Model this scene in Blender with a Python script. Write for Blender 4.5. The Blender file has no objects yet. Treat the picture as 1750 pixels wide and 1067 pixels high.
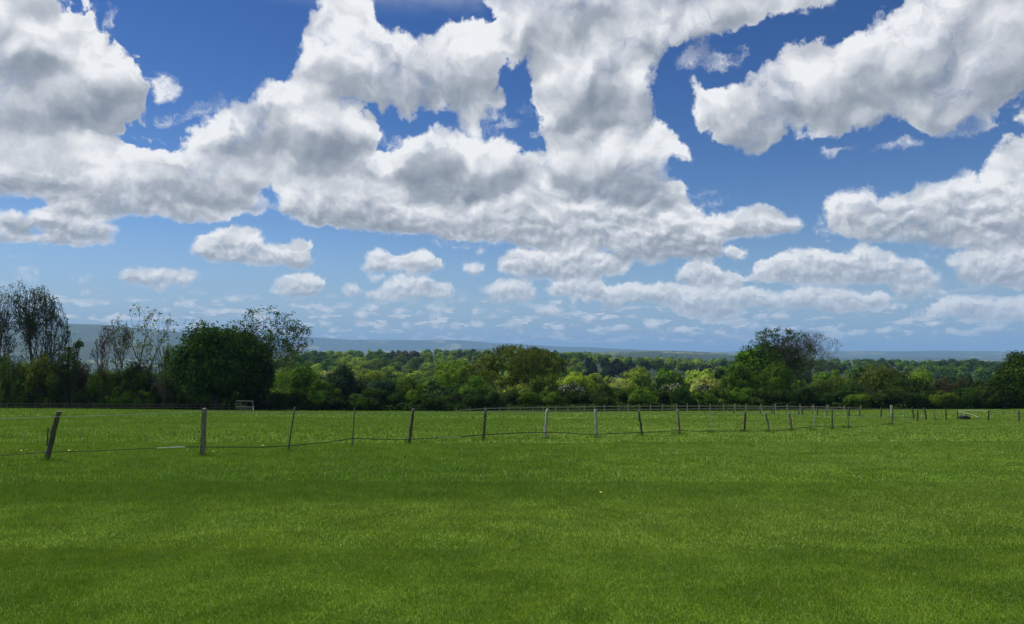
import bpy, bmesh, math, random
import numpy as np
from mathutils import Vector, Matrix, noise as mnoise

# ---------------------------------------------------------------- camera, light, exposure
SC = bpy.context.scene
COL = SC.collection
F_PX, CX, CY = 1273.0, 875.0, 533.5            # focal length and centre in photograph pixels
PITCH = math.atan((600 - CY) / F_PX)
EYE = Vector((0, 0, 1.62))
cam_data = bpy.data.cameras.new('camera')
cam = bpy.data.objects.new('camera', cam_data); COL.objects.link(cam)
cam.location = EYE
cam.rotation_euler = (math.pi / 2 + PITCH, 0, 0)
cam_data.sensor_fit = 'HORIZONTAL'; cam_data.sensor_width = 36
cam_data.lens = 36 * F_PX / 1750
cam_data.clip_start = 0.1; cam_data.clip_end = 90000
SC.camera = cam
SUN_EL, SUN_AZ = math.radians(53), math.radians(-62)   # azimuth from +y towards +x
SUN_DIR = Vector((math.sin(SUN_AZ) * math.cos(SUN_EL), math.cos(SUN_AZ) * math.cos(SUN_EL), math.sin(SUN_EL)))
sun_data = bpy.data.lights.new('sun', 'SUN'); sun_data.energy = 5.0; sun_data.angle = math.radians(0.53)
sun_data.color = (1, 0.95, 0.86)
sun = bpy.data.objects.new('sun', sun_data); COL.objects.link(sun)
sun.rotation_euler = (-SUN_DIR).to_track_quat('-Z', 'Y').to_euler()
sun.location = (0, 0, 60)
SC.view_settings.view_transform = 'Standard'; SC.view_settings.look = 'None'
SC.view_settings.exposure = 0.0; SC.view_settings.gamma = 1
SC.render.engine = 'CYCLES'
SC.cycles.use_denoising = True
SC.cycles.max_bounces = 6; SC.cycles.diffuse_bounces = 3; SC.cycles.glossy_bounces = 2
SC.cycles.transparent_max_bounces = 12; SC.cycles.volume_bounces = 0

SKY_STRENGTH = 0.1

# ---------------------------------------------------------------- sky: cloud layout drawn in directions (azimuth, elevation)
def px_dir(px, py):
    """photograph pixel -> world direction"""
    x = (px - CX) / F_PX; z = (CY - py) / F_PX
    c, s = math.cos(PITCH), math.sin(PITCH)
    return x, c - z * s, s + z * c

def poly_mask(X, Y, pts):
    m = np.zeros(X.shape, bool)
    n = len(pts)
    for i in range(n):
        x0, y0 = pts[i]; x1, y1 = pts[(i + 1) % n]
        if y0 == y1: continue
        c = (Y >= min(y0, y1)) & (Y < max(y0, y1))
        xi = x0 + (Y - y0) * (x1 - x0) / (y1 - y0)
        m ^= c & (X < xi)
    return m

CLOUDS = [
 (.55, [(-80,-80),(70,-80),(82,8),(100,-10),(150,-5),(150,24),(178,48),(212,62),(237,82),(243,113),(243,140),(246,168),(245,187),(236,208),(222,240),(200,250),(150,245),(-80,240)]),
 (.3, [(-80,225),(150,225),(200,250),(235,263),(275,260),(302,256),(343,219),(377,192),(415,182),(442,144),(456,139),(487,134),(505,132),(572,172),(608,190),(624,216),(642,226),(624,250),(640,270),(620,330),(450,352),(446,358),(411,366),(377,374),(319,379),(274,375),(213,374),(171,372),(175,389),(192,386),(199,396),(185,418),(144,422),(120,410),(86,411),(45,413),(-80,413)]),
 (.3, [(500,132),(516,118),(512,80),(540,36),(550,-40),(606,-40),(632,16),(652,44),(680,36),(708,56),(724,66),(748,60),(776,32),(812,24),(842,32),(860,60),(876,96),(842,110),(854,132),(862,160),(842,192),(836,216),(812,224),(780,216),(770,198),(740,192),(688,197),(632,188),(572,178)]),
 (.55, [(840,-80),(1440,-80),(1422,0),(1385,11),(1340,22),(1310,30),(1280,45),(1194,75),(1156,70),(1122,97),(1100,127),(1098,150),(1106,196),(1090,218),(1000,236),(925,230),(898,232),(922,205),(916,176),(900,132),(898,98),(870,98),(840,30)]),
 (.5, [(892,236),(1092,212),(1132,228),(1160,248),(1178,264),(1150,268),(1128,290),(1168,312),(1175,345),(1120,358),(1010,350),(900,330),(896,268),(912,266),(914,244)]),
 (.75, [(625,262),(660,256),(676,240),(700,234),(732,228),(772,222),(812,230),(860,224),(880,236),(896,268),(900,310),(860,345),(700,350),(630,330)]),
 (.45, [(446,358),(455,325),(520,300),(640,300),(900,300),(1168,325),(1190,372),(1235,392),(1240,420),(1236,445),(1150,449),(1111,456),(1055,447),(1033,430),(934,424),(881,419),(792,410),(704,407),(651,401),(566,393),(531,386),(480,372)]),
 (.45, [(1196,380),(1235,366),(1285,357),(1340,362),(1374,378),(1369,392),(1342,404),(1287,409),(1246,415),(1190,410)]),
 (.85, [(1187,135),(1200,130),(1212,146),(1240,148),(1280,140),(1290,122),(1310,118),(1330,122),(1350,90),(1380,85),(1420,68),(1470,48),(1500,25),(1540,10),(1580,-12),(1850,-90),(1850,150),(1735,163),(1710,180),(1677,197),(1665,216),(1600,222),(1560,206),(1531,203),(1501,212),(1471,225),(1437,225),(1400,217),(1377,221),(1340,232),(1287,259),(1265,255),(1224,244),(1212,225),(1182,225),(1181,206),(1190,180)]),
 (.35, [(1672,292),(1700,262),(1730,235),(1760,215),(1850,200),(1850,310),(1700,304)]),
 (.5, [(1408,350),(1425,325),(1455,313),(1490,318),(1502,338),(1530,328),(1570,328),(1610,320),(1640,305),(1700,302),(1850,290),(1850,418),(1750,420),(1664,425),(1609,426),(1561,418),(1480,412),(1430,397),(1408,380)]),
 (.4, [(1606,448),(1630,435),(1712,418),(1760,428),(1850,428),(1850,500),(1750,497),(1705,490),(1640,486)]),
 (.5, [(1278,483),(1287,455),(1305,450),(1335,433),(1362,424),(1390,417),(1400,426),(1441,433),(1455,418),(1469,412),(1493,424),(1520,431),(1541,442),(1572,442),(1577,455),(1599,466),(1609,480),(1596,493),(1554,510),(1524,507),(1510,487),(1458,481),(1441,485),(1383,486),(1297,487)]),
 (.4, [(1150,480),(1160,462),(1195,449),(1215,449),(1232,469),(1253,466),(1280,482),(1253,489),(1201,489)]),
 (.5, [(931,497),(948,476),(987,474),(1026,477),(1037,490),(1076,483),(1100,490),(1132,481),(1164,490),(1200,488),(1287,493),(1328,502),(1362,489),(1404,490),(1445,490),(1476,503),(1493,495),(1513,507),(1506,527),(1458,534),(1373,532),(1304,527),(1273,527),(1263,541),(1229,550),(1205,544),(1182,546),(1154,539),(1143,522),(1069,518),(1055,532),(1033,527),(1028,514),(987,507),(934,504)]),
 (.5, [(1577,531),(1596,517),(1606,507),(1640,500),(1678,505),(1698,512),(1733,507),(1850,505),(1850,550),(1750,548),(1664,545),(1578,538)]),
 (.45, [(327,427),(338,403),(367,389),(394,385),(408,396),(422,387),(435,399),(456,420),(480,417),(514,410),(538,415),(530,437),(531,451),(514,459),(480,456),(439,454),(398,451),(360,446),(336,439)]),
 (.4, [(200,471),(212,459),(240,458),(254,453),(274,456),(295,463),(329,461),(345,470),(329,487),(288,489),(271,498),(260,489),(223,485),(206,482)]),
 (.5, [(461,492),(473,478),(494,468),(518,463),(531,471),(552,480),(545,502),(511,511),(473,507)]),
 (.4, [(607,461),(622,456),(633,433),(651,425),(668,437),(697,437),(729,435),(743,444),(759,454),(754,463),(722,467),(668,467),(615,465)]),
 (.4, [(619,509),(640,493),(661,486),(672,474),(697,470),(736,471),(741,483),(768,486),(777,500),(771,513),(732,513),(704,514),(644,515)]),
 (.45, [(849,463),(853,447),(870,430),(885,422),(899,430),(927,422),(948,430),(970,421),(1001,419),(1010,433),(1037,440),(1065,447),(1078,458),(1065,468),(1033,474),(970,474),(881,474),(856,468)]),
 (.45, [(817,497),(842,486),(849,477),(899,477),(909,486),(918,502),(909,515),(870,518),(835,516),(830,504)]),
]
# the separate heads and shelves inside the merged banks, back to front
CLOUDS += [
 (.25, [(845,-60),(1000,-60),(1200,-60),(1260,15),(1160,65),(1060,105),(950,92),(880,70)]),
 (.8, [(902,110),(945,86),(1000,94),(1060,84),(1118,104),(1100,150),(1106,198),(1070,216),(990,206),(930,196),(916,176)]),
 (.5, [(560,110),(620,76),(680,92),(724,84),(776,64),(830,80),(852,132),(842,192),(812,222),(770,198),(688,197),(600,186)]),
 (.9, [(330,262),(345,218),(377,192),(415,182),(442,144),(456,139),(487,134),(505,132),(545,150),(608,190),(624,216),(638,232),(618,282),(560,286),(480,262),(400,272)]),
 (.55, [(-80,262),(60,236),(130,232),(210,262),(300,257),(370,262),(432,282),(450,320),(400,365),(300,376),(180,372),(120,350),(60,330),(-80,330)]),
 (.6, [(446,358),(460,326),(500,312),(540,316),(600,296),(640,310),(690,330),(710,400),(566,393),(480,372)]),
 (.95, [(664,300),(672,258),(690,238),(720,230),(760,223),(800,228),(850,224),(880,238),(898,272),(900,300),(870,335),(800,352),(720,345)]),
 (.9, [(925,250),(1000,232),(1100,216),(1156,250),(1150,268),(1128,290),(1166,312),(1152,354),(1050,350),(990,330),(930,320)]),
 (.5, [(690,372),(760,352),(830,358),(900,336),(960,350),(985,420),(800,408),(700,402)]),
 (.75, [(1036,430),(1050,408),(1100,392),(1130,362),(1180,352),(1215,372),(1240,400),(1238,445),(1150,449),(1055,447)]),
 (.5, [(45,413),(52,380),(80,340),(120,330),(160,350),(190,392),(196,412),(144,422)]),
]
HOLES = [[(846,106),(880,98),(902,104),(900,140),(914,180),(904,215),(893,242),(862,224),(838,220),(842,190),(862,165)],
         [(572,182),(606,194),(640,226),(626,252),(660,258),(676,238),(732,226),(774,216),(742,196),(688,202),(632,194)],
         [(454,312),(466,316),(458,350),(442,376),(412,373)], [(225,205),(300,190),(345,210),(300,250),(240,262),(228,240)], [(-80,340),(0,340),(34,333),(60,325),(77,331),(72,346),(48,352),(42,372),(25,362),(0,362),(-80,362)],
         [(50,386),(70,386),(72,400),(52,400)], [(884,244),(912,246),(910,268),(896,272)], [(905,290),(918,286),(916,296)]]
# small puffs by the horizon: x0, x1, y0, y1
PUFFS = [(487,514,519,529),(513,535,525,534),(538,571,523,539),(380,422,508,521),(293,309,515,525),(315,336,515,528),
 (139,165,496,506),(144,161,472,488),(538,566,552,560),(578,622,483,511),(622,661,470,484),(785,831,449,473),(807,831,424,438),
 (601,625,528,545),(620,649,516,533),(670,693,528,538),(693,718,516,526),(734,748,522,531),(708,722,536,543),(805,824,529,539),
 (837,855,534,547),(800,831,545,562),(863,888,547,566),(911,963,519,546),(938,966,555,568),(640,665,549,561),(679,704,552,561),
 (732,760,552,562),(765,789,553,562),(934,959,512,519),(970,986,509,519),(994,1012,509,519),(986,1023,536,555),(1012,1028,556,564),
 (1056,1079,554,566),(1097,1122,545,566),(1143,1182,560,571),(1237,1282,425,447),(1314,1349,532,551),(1280,1312,537,551),
 (1268,1303,552,568),(1212,1232,564,571),(1311,1328,561,569),(1439,1480,561,573),(1484,1522,557,571),(1541,1554,567,575),
 (1578,1600,545,559),(1610,1639,561,576),(1667,1728,549,568),(784,794,509,516),(1120,1140,575,582),(905,920,575,581)]
# thin veils: x0, x1, y0, y1, strength
VEILS = [(244,304,116,168,.78),(1176,1240,60,110,.6),(1650,1720,185,225,.7),(170,208,5,55,.55),(14,72,448,492,.62),(60,150,450,462,.3),(70,200,470,479,.3),(223,246,510,521,.5),(1385,1453,234,264,.75),
 (1478,1593,230,268,.6),(1730,1790,155,215,.6),(1150,1285,70,135,.72),(1600,1700,205,235,.6),(240,400,175,212,.5),(220,300,225,245,.3),
 (820,900,175,225,.45),(880,930,130,200,.35),(640,690,222,256,.4),(1170,1240,300,380,.42),(1200,1330,325,350,.2),(405,460,335,375,.6),(1380,1430,350,420,.45),(1530,1640,515,560,.4),
 (1440,1750,553,592,.3),(1000,1420,550,580,.3),(600,1000,548,566,.25),(700,900,400,432,.4),(100,190,380,425,.35),
 (1540,1640,480,520,.6),(0,60,425,445,.25),(760,780,455,468,.45),(620,632,490,500,.4),(113,137,475,483,.6),(0,40,318,345,.5),(1560,1620,415,455,.4),(1480,1560,505,530,.6)]
# grey undersides: cx, cy, rx, ry, amount
GREYS = [(50,215,120,30,.75),(20,120,60,60,.25),(150,180,70,40,.5),(200,205,34,36,.6),(90,100,22,16,.35),(195,130,30,30,.3),(480,215,70,22,.4),(560,252,75,18,.65),
 (615,272,36,12,.5),(300,320,110,20,.4),(160,345,60,18,.3),(785,322,95,26,.85),(700,300,50,20,.3),(590,372,60,12,.45),(700,388,90,10,.55),
 (640,120,70,26,.3),(730,160,55,25,.4),(1030,140,70,45,.4),(1055,192,55,18,.6),(1000,40,90,30,.2),(1040,300,80,28,.5),(1108,340,42,12,1.0),
 (1010,335,60,12,.5),(940,382,55,10,.45),(1140,412,70,18,.5),(1080,432,60,12,.4),(1660,165,110,26,.95),(1510,165,110,18,.6),(1690,100,70,30,.3),
 (1390,188,60,14,.35),(1590,385,150,22,.4),(1700,340,60,20,.3),(1180,435,60,10,.3),(560,290,60,12,.5),(30,385,40,14,.4),(110,370,50,16,.4),(1500,470,70,20,.35),(1720,470,60,16,.3)]
BRIGHTS = [(112,140,30,14,.45),(160,100,50,25,.3),(245,120,22,20,.5),(780,250,90,14,.35),(150,250,90,16,.35),(700,60,120,22,.3),(930,140,26,40,.5),(950,290,40,18,.3),
 (1490,60,130,22,.4),(1250,190,50,26,.35),(1380,120,70,18,.3),(480,160,50,16,.45),(530,225,20,9,.45),(590,80,50,40,.35),(730,365,60,8,.25),(1460,208,50,10,.35),(1465,330,30,12,.3)]

TAB_N = 256
AZ0, AZ1, EL0, EL1 = -0.66, 0.66, -0.02, 0.50
RANK = 60

def gblur(img, sx, sy):
    for ax, s in ((1, sx), (0, sy)):
        if s <= 0: continue
        r = int(3 * s + 1); k = np.exp(-0.5 * (np.arange(-r, r + 1) / s) ** 2); k /= k.sum()
        pad = [(0, 0), (0, 0)]; pad[ax] = (r, r)
        p = np.pad(img, pad, mode='edge')
        img = np.apply_along_axis(lambda v: np.convolve(v, k, 'valid'), ax, p)
    return img

def sky_tables():
    """coverage and greyness on a 256 x 256 grid of azimuth (columns) and elevation (rows)"""
    S = 2
    az = np.linspace(AZ0, AZ1, TAB_N * S); el = np.linspace(EL0, EL1, TAB_N * S)
    A, E = np.meshgrid(az, el)
    dx, dy, dz = np.sin(A) * np.cos(E), np.cos(A) * np.cos(E), np.sin(E)
    c, s = math.cos(PITCH), math.sin(PITCH)
    yc, zc = dy * c + dz * s, -dy * s + dz * c
    X = CX + F_PX * dx / yc; Y = CY - F_PX * zc / yc
    cov = np.zeros(X.shape); grey = np.zeros(X.shape)
    for amt, pts in CLOUDS:
        m = poly_mask(X, Y, pts)
        cov = np.maximum(cov, m)
        # underside: how far down its own column of cloud a point lies
        cnt = m.sum(0); idx = np.cumsum(m[::-1], 0)[::-1] * m          # rows run upward
        t = np.where(m, idx / np.maximum(cnt, 1), 0)
        sh = np.clip((t - .3) / .6, 0, 1); sh = sh * sh * (3 - 2 * sh) * amt * np.clip(cnt / 12, .4, 1) - .28 * np.clip(1 - t / .28, 0, 1)
        grey = np.where(m, sh, grey)
    for pts in HOLES: cov[poly_mask(X, Y, pts)] = 0
    for x0, x1, y0, y1 in PUFFS:
        cx, cy, rx, ry = (x0 + x1) / 2, (y0 + y1) / 2, (x1 - x0) / 2 + 2.5, (y1 - y0) / 2 + 2
        r = ((X - cx) / rx) ** 2 + ((Y - cy) / ry) ** 2
        flat_ = 1 + .9 * np.clip((Y - cy) / ry, 0, 1); cov = np.maximum(cov, np.clip(1.7 * (1 - r * flat_), 0, 1) * .92)
        grey = np.where(r < 1, np.clip(.1 + (Y - cy) / ry * .45, -.2, 1), grey)
    fine = gblur(cov, 1.0, 2.0)
    wide = gblur(cov, 1.6, 4.2)
    low = np.clip((E - .03) / .15, 0, 1)
    cov = fine * (1 - low) + wide * low
    for x0, x1, y0, y1, st in VEILS:
        cx, cy, rx, ry = (x0 + x1) / 2, (y0 + y1) / 2, (x1 - x0) / 2, (y1 - y0) / 2
        r = ((X - cx) / rx) ** 2 + ((Y - cy) / ry) ** 2
        cov = np.maximum(cov, np.clip(1.2 - r, 0, 1) * st * .84)
    for cx, cy, rx, ry, a in GREYS: grey = np.clip(grey + a * .55 * np.exp(-((X - cx) / rx) ** 2 - ((Y - cy) / ry) ** 2), 0, 1.2)
    for cx, cy, rx, ry, a in BRIGHTS: grey = np.clip(grey - a * np.exp(-((X - cx) / rx) ** 2 - ((Y - cy) / ry) ** 2), -.4, 1.2)
    grey = np.where(grey > .55, .55 + (grey - .55) * .5, grey)
    lo2 = np.clip((E - .10) / .10, 0, 1)
    grey = gblur(grey, 2.0, 3.2) * lo2 + gblur(grey, 1.2, 2.4) * (1 - lo2)
    return cov[::S, ::S], grey[::S, ::S]

def nd(nt, typ, **kw):
    n = nt.nodes.new(typ)
    for k, v in kw.items():
        if k.startswith('i_'): n.inputs[k[2:].replace('_', ' ')].default_value = v
        else: setattr(n, k, v)
    return n

def mth(nt, op, a, b=None, c=None, clamp=False):
    n = nt.nodes.new('ShaderNodeMath'); n.operation = op; n.use_clamp = clamp
    for k, v in enumerate((a, b, c)):
        if v is None: continue
        if isinstance(v, (int, float)): n.inputs[k].default_value = v
        else: nt.links.new(v, n.inputs[k])
    return n.outputs[0]

def vmth(nt, op, a, b=None, scale=None):
    n = nt.nodes.new('ShaderNodeVectorMath'); n.operation = op
    for k, v in enumerate((a, b)):
        if v is None: continue
        if isinstance(v, tuple): n.inputs[k].default_value = v
        else: nt.links.new(v, n.inputs[k])
    if scale is not None:
        if isinstance(scale, (int, float)): n.inputs['Scale'].default_value = scale
        else: nt.links.new(scale, n.inputs['Scale'])
    return n.outputs['Value'] if op in ('DOT_PRODUCT', 'LENGTH', 'DISTANCE') else n.outputs[0]

def ramp01(nt, v, a, b, smooth=True):
    n = nt.nodes.new('ShaderNodeMapRange'); n.interpolation_type = 'SMOOTHSTEP' if smooth else 'LINEAR'; n.clamp = True
    n.inputs['From Min'].default_value = a; n.inputs['From Max'].default_value = b
    if isinstance(v, (int, float)): n.inputs['Value'].default_value = v
    else: nt.links.new(v, n.inputs['Value'])
    return n.outputs[0]

def mixf(nt, f, a, b):
    n = nt.nodes.new('ShaderNodeMix'); n.data_type = 'FLOAT'
    for k, v in ((0, f), (2, a), (3, b)):
        if isinstance(v, (int, float)): n.inputs[k].default_value = v
        else: nt.links.new(v, n.inputs[k])
    return n.outputs[0]

def mixc(nt, f, a, b, blend='MIX'):
    n = nt.nodes.new('ShaderNodeMix'); n.data_type = 'RGBA'; n.blend_type = blend
    for k, v in ((0, f), (6, a), (7, b)):
        if isinstance(v, (int, float)): n.inputs[k].default_value = v
        elif isinstance(v, tuple): n.inputs[k].default_value = v + (1,) * (4 - len(v))
        else: nt.links.new(v, n.inputs[k])
    return n.outputs[2]

def curve3(nt, src, rows):
    """one Vector-valued lookup: three 256-sample tables of src in 0..1; returns socket of values 0..1"""
    n = nt.nodes.new('ShaderNodeRGBCurve')
    mp = n.mapping; mp.use_clip = True
    for c in range(3):
        cv = mp.curves[c]; row = rows[c]
        xs = np.linspace(0, 1, TAB_N)
        pts = cv.points
        pts[0].location = (0, float(row[0])); pts[1].location = (1, float(row[-1]))
        for x, y in zip(xs[1:-1], row[1:-1]): pts.new(float(x), float(y))
        for p in pts: p.handle_type = 'VECTOR'
    mp.update()
    nt.links.new(src, n.inputs['Color'])
    return n.outputs['Color']

def table_group(name, tab, rank):
    """node group: (az01, el01) -> value of tab, stored as a sum of products of one-dimensional curves"""
    U, s, Vt = np.linalg.svd(tab, full_matrices=False)
    g = bpy.data.node_groups.new(name, 'ShaderNodeTree')
    g.interface.new_socket('A', in_out='INPUT', socket_type='NodeSocketFloat')
    g.interface.new_socket('E', in_out='INPUT', socket_type='NodeSocketFloat')
    g.interface.new_socket('After', in_out='INPUT', socket_type='NodeSocketFloat')
    g.interface.new_socket('Value', in_out='OUTPUT', socket_type='NodeSocketFloat')
    gi = g.nodes.new('NodeGroupInput'); go = g.nodes.new('NodeGroupOutput')
    def comb(s):
        c = g.nodes.new('ShaderNodeCombineXYZ')
        for k in range(3): g.links.new(s, c.inputs[k])
        return c.outputs[0]
    ca, ce = comb(gi.outputs[0]), comb(gi.outputs[1])
    acc = None
    def after(vec, s):
        # evaluated one after another, so that few intermediate values are alive at a time
        n = g.nodes.new('ShaderNodeVectorMath'); n.operation = 'MULTIPLY_ADD'
        g.links.new(s, n.inputs[0]); n.inputs[1].default_value = (1e-9,) * 3; g.links.new(vec, n.inputs[2])
        return n.outputs[0]
    prev = gi.outputs[2]
    for k in range(0, rank, 3):
        va, ve = [], []
        sa, oa, se, oe = [], [], [], []
        for j in range(k, k + 3):
            a = Vt[j] * math.sqrt(s[j]); e = U[:, j] * math.sqrt(s[j])
            la, ha, le, he = a.min(), a.max(), e.min(), e.max()
            va.append((a - la) / (ha - la)); ve.append((e - le) / (he - le))
            sa.append(ha - la); oa.append(la); se.append(he - le); oe.append(le)
        A = vmth(g, 'MULTIPLY', curve3(g, after(ca, prev), va), tuple(float(v) for v in sa)); A = vmth(g, 'ADD', A, tuple(float(v) for v in oa))
        E = vmth(g, 'MULTIPLY', curve3(g, after(ce, vmth(g, 'DOT_PRODUCT', A, (1, 1, 1))), ve), tuple(float(v) for v in se)); E = vmth(g, 'ADD', E, tuple(float(v) for v in oe))
        d = vmth(g, 'DOT_PRODUCT', A, E)
        acc = d if acc is None else mth(g, 'ADD', acc, d); prev = acc
    g.links.new(acc, go.inputs[0])
    return g

def build_world():
    w = bpy.data.worlds.new('World'); SC.world = w; w.use_nodes = True
    nt = w.node_tree; nt.nodes.clear()
    cov, grey = sky_tables()
    gc = table_group('cloud_cover', cov, RANK); gg = table_group('cloud_grey', grey, 36)
    sky = nd(nt, 'ShaderNodeTexSky', sky_type='NISHITA', sun_disc=False, sun_elevation=SUN_EL, sun_rotation=SUN_AZ, altitude=100,
             air_density=1.0, dust_density=0.1, ozone_density=3.0)
    tc = nd(nt, 'ShaderNodeTexCoord')
    sep = nd(nt, 'ShaderNodeSeparateXYZ'); nt.links.new(tc.outputs['Generated'], sep.inputs[0])
    x, y, z = sep.outputs
    az = mth(nt, 'ARCTAN2', x, y); el = mth(nt, 'ARCSINE', z)
    big = ramp01(nt, el, 0.08, 0.28)                    # 1 for near, large clouds high up; 0 for far small ones
    com = nd(nt, 'ShaderNodeCombineXYZ'); nt.links.new(az, com.inputs[0]); nt.links.new(el, com.inputs[1])
    P = com.outputs[0]
    def noise2(vec, scale, detail, rough=.5, off=(0, 0, 0), lac=2.0):
        v = vmth(nt, 'ADD', vec, off)
        n = nd(nt, 'ShaderNodeTexNoise', noise_dimensions='2D'); n.inputs['Scale'].default_value = scale
        n.inputs['Detail'].default_value = detail; n.inputs['Roughness'].default_value = rough; n.inputs['Lacunarity'].default_value = lac
        nt.links.new(v, n.inputs['Vector']); return n
    # ragged, billowing outline: bend the direction before looking the clouds up
    w1 = vmth(nt, 'SUBTRACT', noise2(P, 9, 4, .55).outputs['Color'], (.5, .5, .5))
    w2 = vmth(nt, 'SUBTRACT', noise2(P, 34, 5, .6, (3, 7, 0)).outputs['Color'], (.5, .5, .5))
    a1 = mixf(nt, big, .012, .06); a2 = mixf(nt, big, .012, .034)
    W = vmth(nt, 'ADD', vmth(nt, 'SCALE', w1, scale=a1), vmth(nt, 'SCALE', w2, scale=a2))
    Q = vmth(nt, 'ADD', P, W)
    chain = [None]
    def lookup(vec, grp):
        s_ = nd(nt, 'ShaderNodeSeparateXYZ'); nt.links.new(vec, s_.inputs[0])
        a = ramp01(nt, s_.outputs[0], AZ0, AZ1, False); e = ramp01(nt, s_.outputs[1], EL0, EL1, False)
        g = nt.nodes.new('ShaderNodeGroup'); g.node_tree = grp
        nt.links.new(a, g.inputs[0]); nt.links.new(e, g.inputs[1])
        if chain[0] is not None: nt.links.new(chain[0], g.inputs[2])
        chain[0] = g.outputs[0]
        return g.outputs[0]
    def billow(vec):
        """cauliflower relief, coarse high up and finer towards the horizon"""
        def vor(sc, det):
            v = nd(nt, 'ShaderNodeTexVoronoi', voronoi_dimensions='2D', feature='SMOOTH_F1', normalize=True)
            v.inputs['Scale'].default_value = sc; v.inputs['Detail'].default_value = det; v.inputs['Roughness'].default_value = .55
            v.inputs['Smoothness'].default_value = .35
            nt.links.new(vec, v.inputs['Vector']); return v.outputs['Distance']
        b = mixf(nt, big, vor(95, 2), vor(17, 3))
        return mth(nt, 'SUBTRACT', .5, b)
    def soft(vec):
        v = nd(nt, 'ShaderNodeTexVoronoi', voronoi_dimensions='2D', feature='SMOOTH_F1', normalize=True)
        v.inputs['Scale'].default_value = 13; v.inputs['Detail'].default_value = 1.6; v.inputs['Roughness'].default_value = .5
        v.inputs['Smoothness'].default_value = .6
        nt.links.new(vec, v.inputs['Vector'])
        n2 = nd(nt, 'ShaderNodeTexNoise', noise_dimensions='2D'); n2.inputs['Scale'].default_value = 48; n2.inputs['Detail'].default_value = 1.5
        nt.links.new(vmth(nt, 'MULTIPLY', vec, (.8, 1.3, 1)), n2.inputs['Vector'])
        return mixf(nt, big, mth(nt, 'SUBTRACT', 1.0, n2.outputs['Fac']), v.outputs['Distance'])
    def height(vec, q):
        return mth(nt, 'MULTIPLY_ADD', billow(q), .66, lookup(q, gc))
    h0 = height(P, Q)
    tow = nd(nt, 'ShaderNodeCombineXYZ'); 
    st = mixf(nt, big, .006, .017)
    off = nd(nt, 'ShaderNodeCombineXYZ'); nt.links.new(mth(nt, 'MULTIPLY', st, -.45), off.inputs[0]); nt.links.new(st, off.inputs[1])
    Q2 = vmth(nt, 'ADD', Q, off.outputs[0])
    h1 = height(P, Q2)
    fine = mth(nt, 'SUBTRACT', mixf(nt, big, noise2(Q, 110, 5, .66, (1, 2, 0)).outputs['Fac'], noise2(Q, 60, 7, .68, (1, 2, 0)).outputs['Fac']), .5)
    dens = mth(nt, 'MULTIPLY_ADD', fine, .85, h0)
    soften = noise2(P, 7, 2, .5, (2, 8, 0)).outputs['Fac']
    mr = nd(nt, 'ShaderNodeMapRange', interpolation_type='SMOOTHSTEP'); mr.inputs['From Min'].default_value = .36
    nt.links.new(dens, mr.inputs['Value'])
    nt.links.new(mth(nt, 'MULTIPLY_ADD', ramp01(nt, soften, .38, .62), .45, .80), mr.inputs['From Max'])
    alpha = mr.outputs[0]
    lit = mth(nt, 'MULTIPLY', mth(nt, 'SUBTRACT', h0, h1), 1.0)          # faces towards the sun
    Qs = vmth(nt, 'ADD', P, vmth(nt, 'SCALE', w1, scale=.06))
    relief = mth(nt, 'MULTIPLY', mth(nt, 'SUBTRACT', soft(vmth(nt, 'ADD', Qs, off.outputs[0])), soft(Qs)), 1.6)
    lit = mth(nt, 'MINIMUM', mth(nt, 'MAXIMUM', lit, -.10), .16)
    relief = mth(nt, 'MINIMUM', mth(nt, 'MAXIMUM', relief, -.3), .3)
    lit = mth(nt, 'MULTIPLY_ADD', relief, mixf(nt, big, .42, 1.15), lit)
    gr = lookup(vmth(nt, 'ADD', P, vmth(nt, 'SCALE', W, scale=.5)), gg)
    mid = mth(nt, 'SUBTRACT', noise2(Q, 15, 4, .52, (5, 2, 0)).outputs['Fac'], .5)
    shade = mth(nt, 'MULTIPLY_ADD', gr, .64, .23)
    shade = mth(nt, 'SUBTRACT', shade, lit)
    shade = mth(nt, 'MULTIPLY_ADD', mid, mixf(nt, big, .4, .55), shade)
    edge = ramp01(nt, dens, 1.1, .45)
    shade = mth(nt, 'MULTIPLY_ADD', edge, -.13, shade, clamp=True)
    cr = nd(nt, 'ShaderNodeValToRGB'); cr.color_ramp.interpolation = 'EASE'
    e = cr.color_ramp.elements; e[0].position = 0; e[0].color = (.90, .91, .93, 1)
    e[1].position = 1; e[1].color = (.235, .275, .335, 1)
    m = e.new(.3); m.color = (.62, .65, .70, 1); m = e.new(.6); m.color = (.39, .43, .49, 1); cr.color_ramp.interpolation = 'LINEAR'
    nt.links.new(shade, cr.inputs[0])
    # air between here and low clouds
    fade = ramp01(nt, el, .16, .0)
    ccol = mixc(nt, mth(nt, 'MULTIPLY', fade, .30), cr.outputs[0], (.46, .55, .69))
    front = ramp01(nt, y, -.05, .25)                    # behind the camera: plain broken cloud
    gen = ramp01(nt, noise2(vmth(nt, 'MULTIPLY', P, (1, 1.6, 1)), 3.5, 6, .6, (9, 4, 0)).outputs['Fac'], .45, .62)
    hi = ramp01(nt, el, .42, .52)
    use_gen = mth(nt, 'MAXIMUM', mth(nt, 'SUBTRACT', 1.0, front), hi)
    ab = ramp01(nt, mth(nt, 'ABSOLUTE', az), .60, .70)
    use_gen = mth(nt, 'MAXIMUM', use_gen, ab)
    alpha = mixf(nt, use_gen, alpha, gen)
    # rows of thin flat cloud low down
    row = noise2(vmth(nt, 'MULTIPLY', P, (1, 3.6, 1)), 26, 5, .62, (4, 1, 0)).outputs['Fac']
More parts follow.
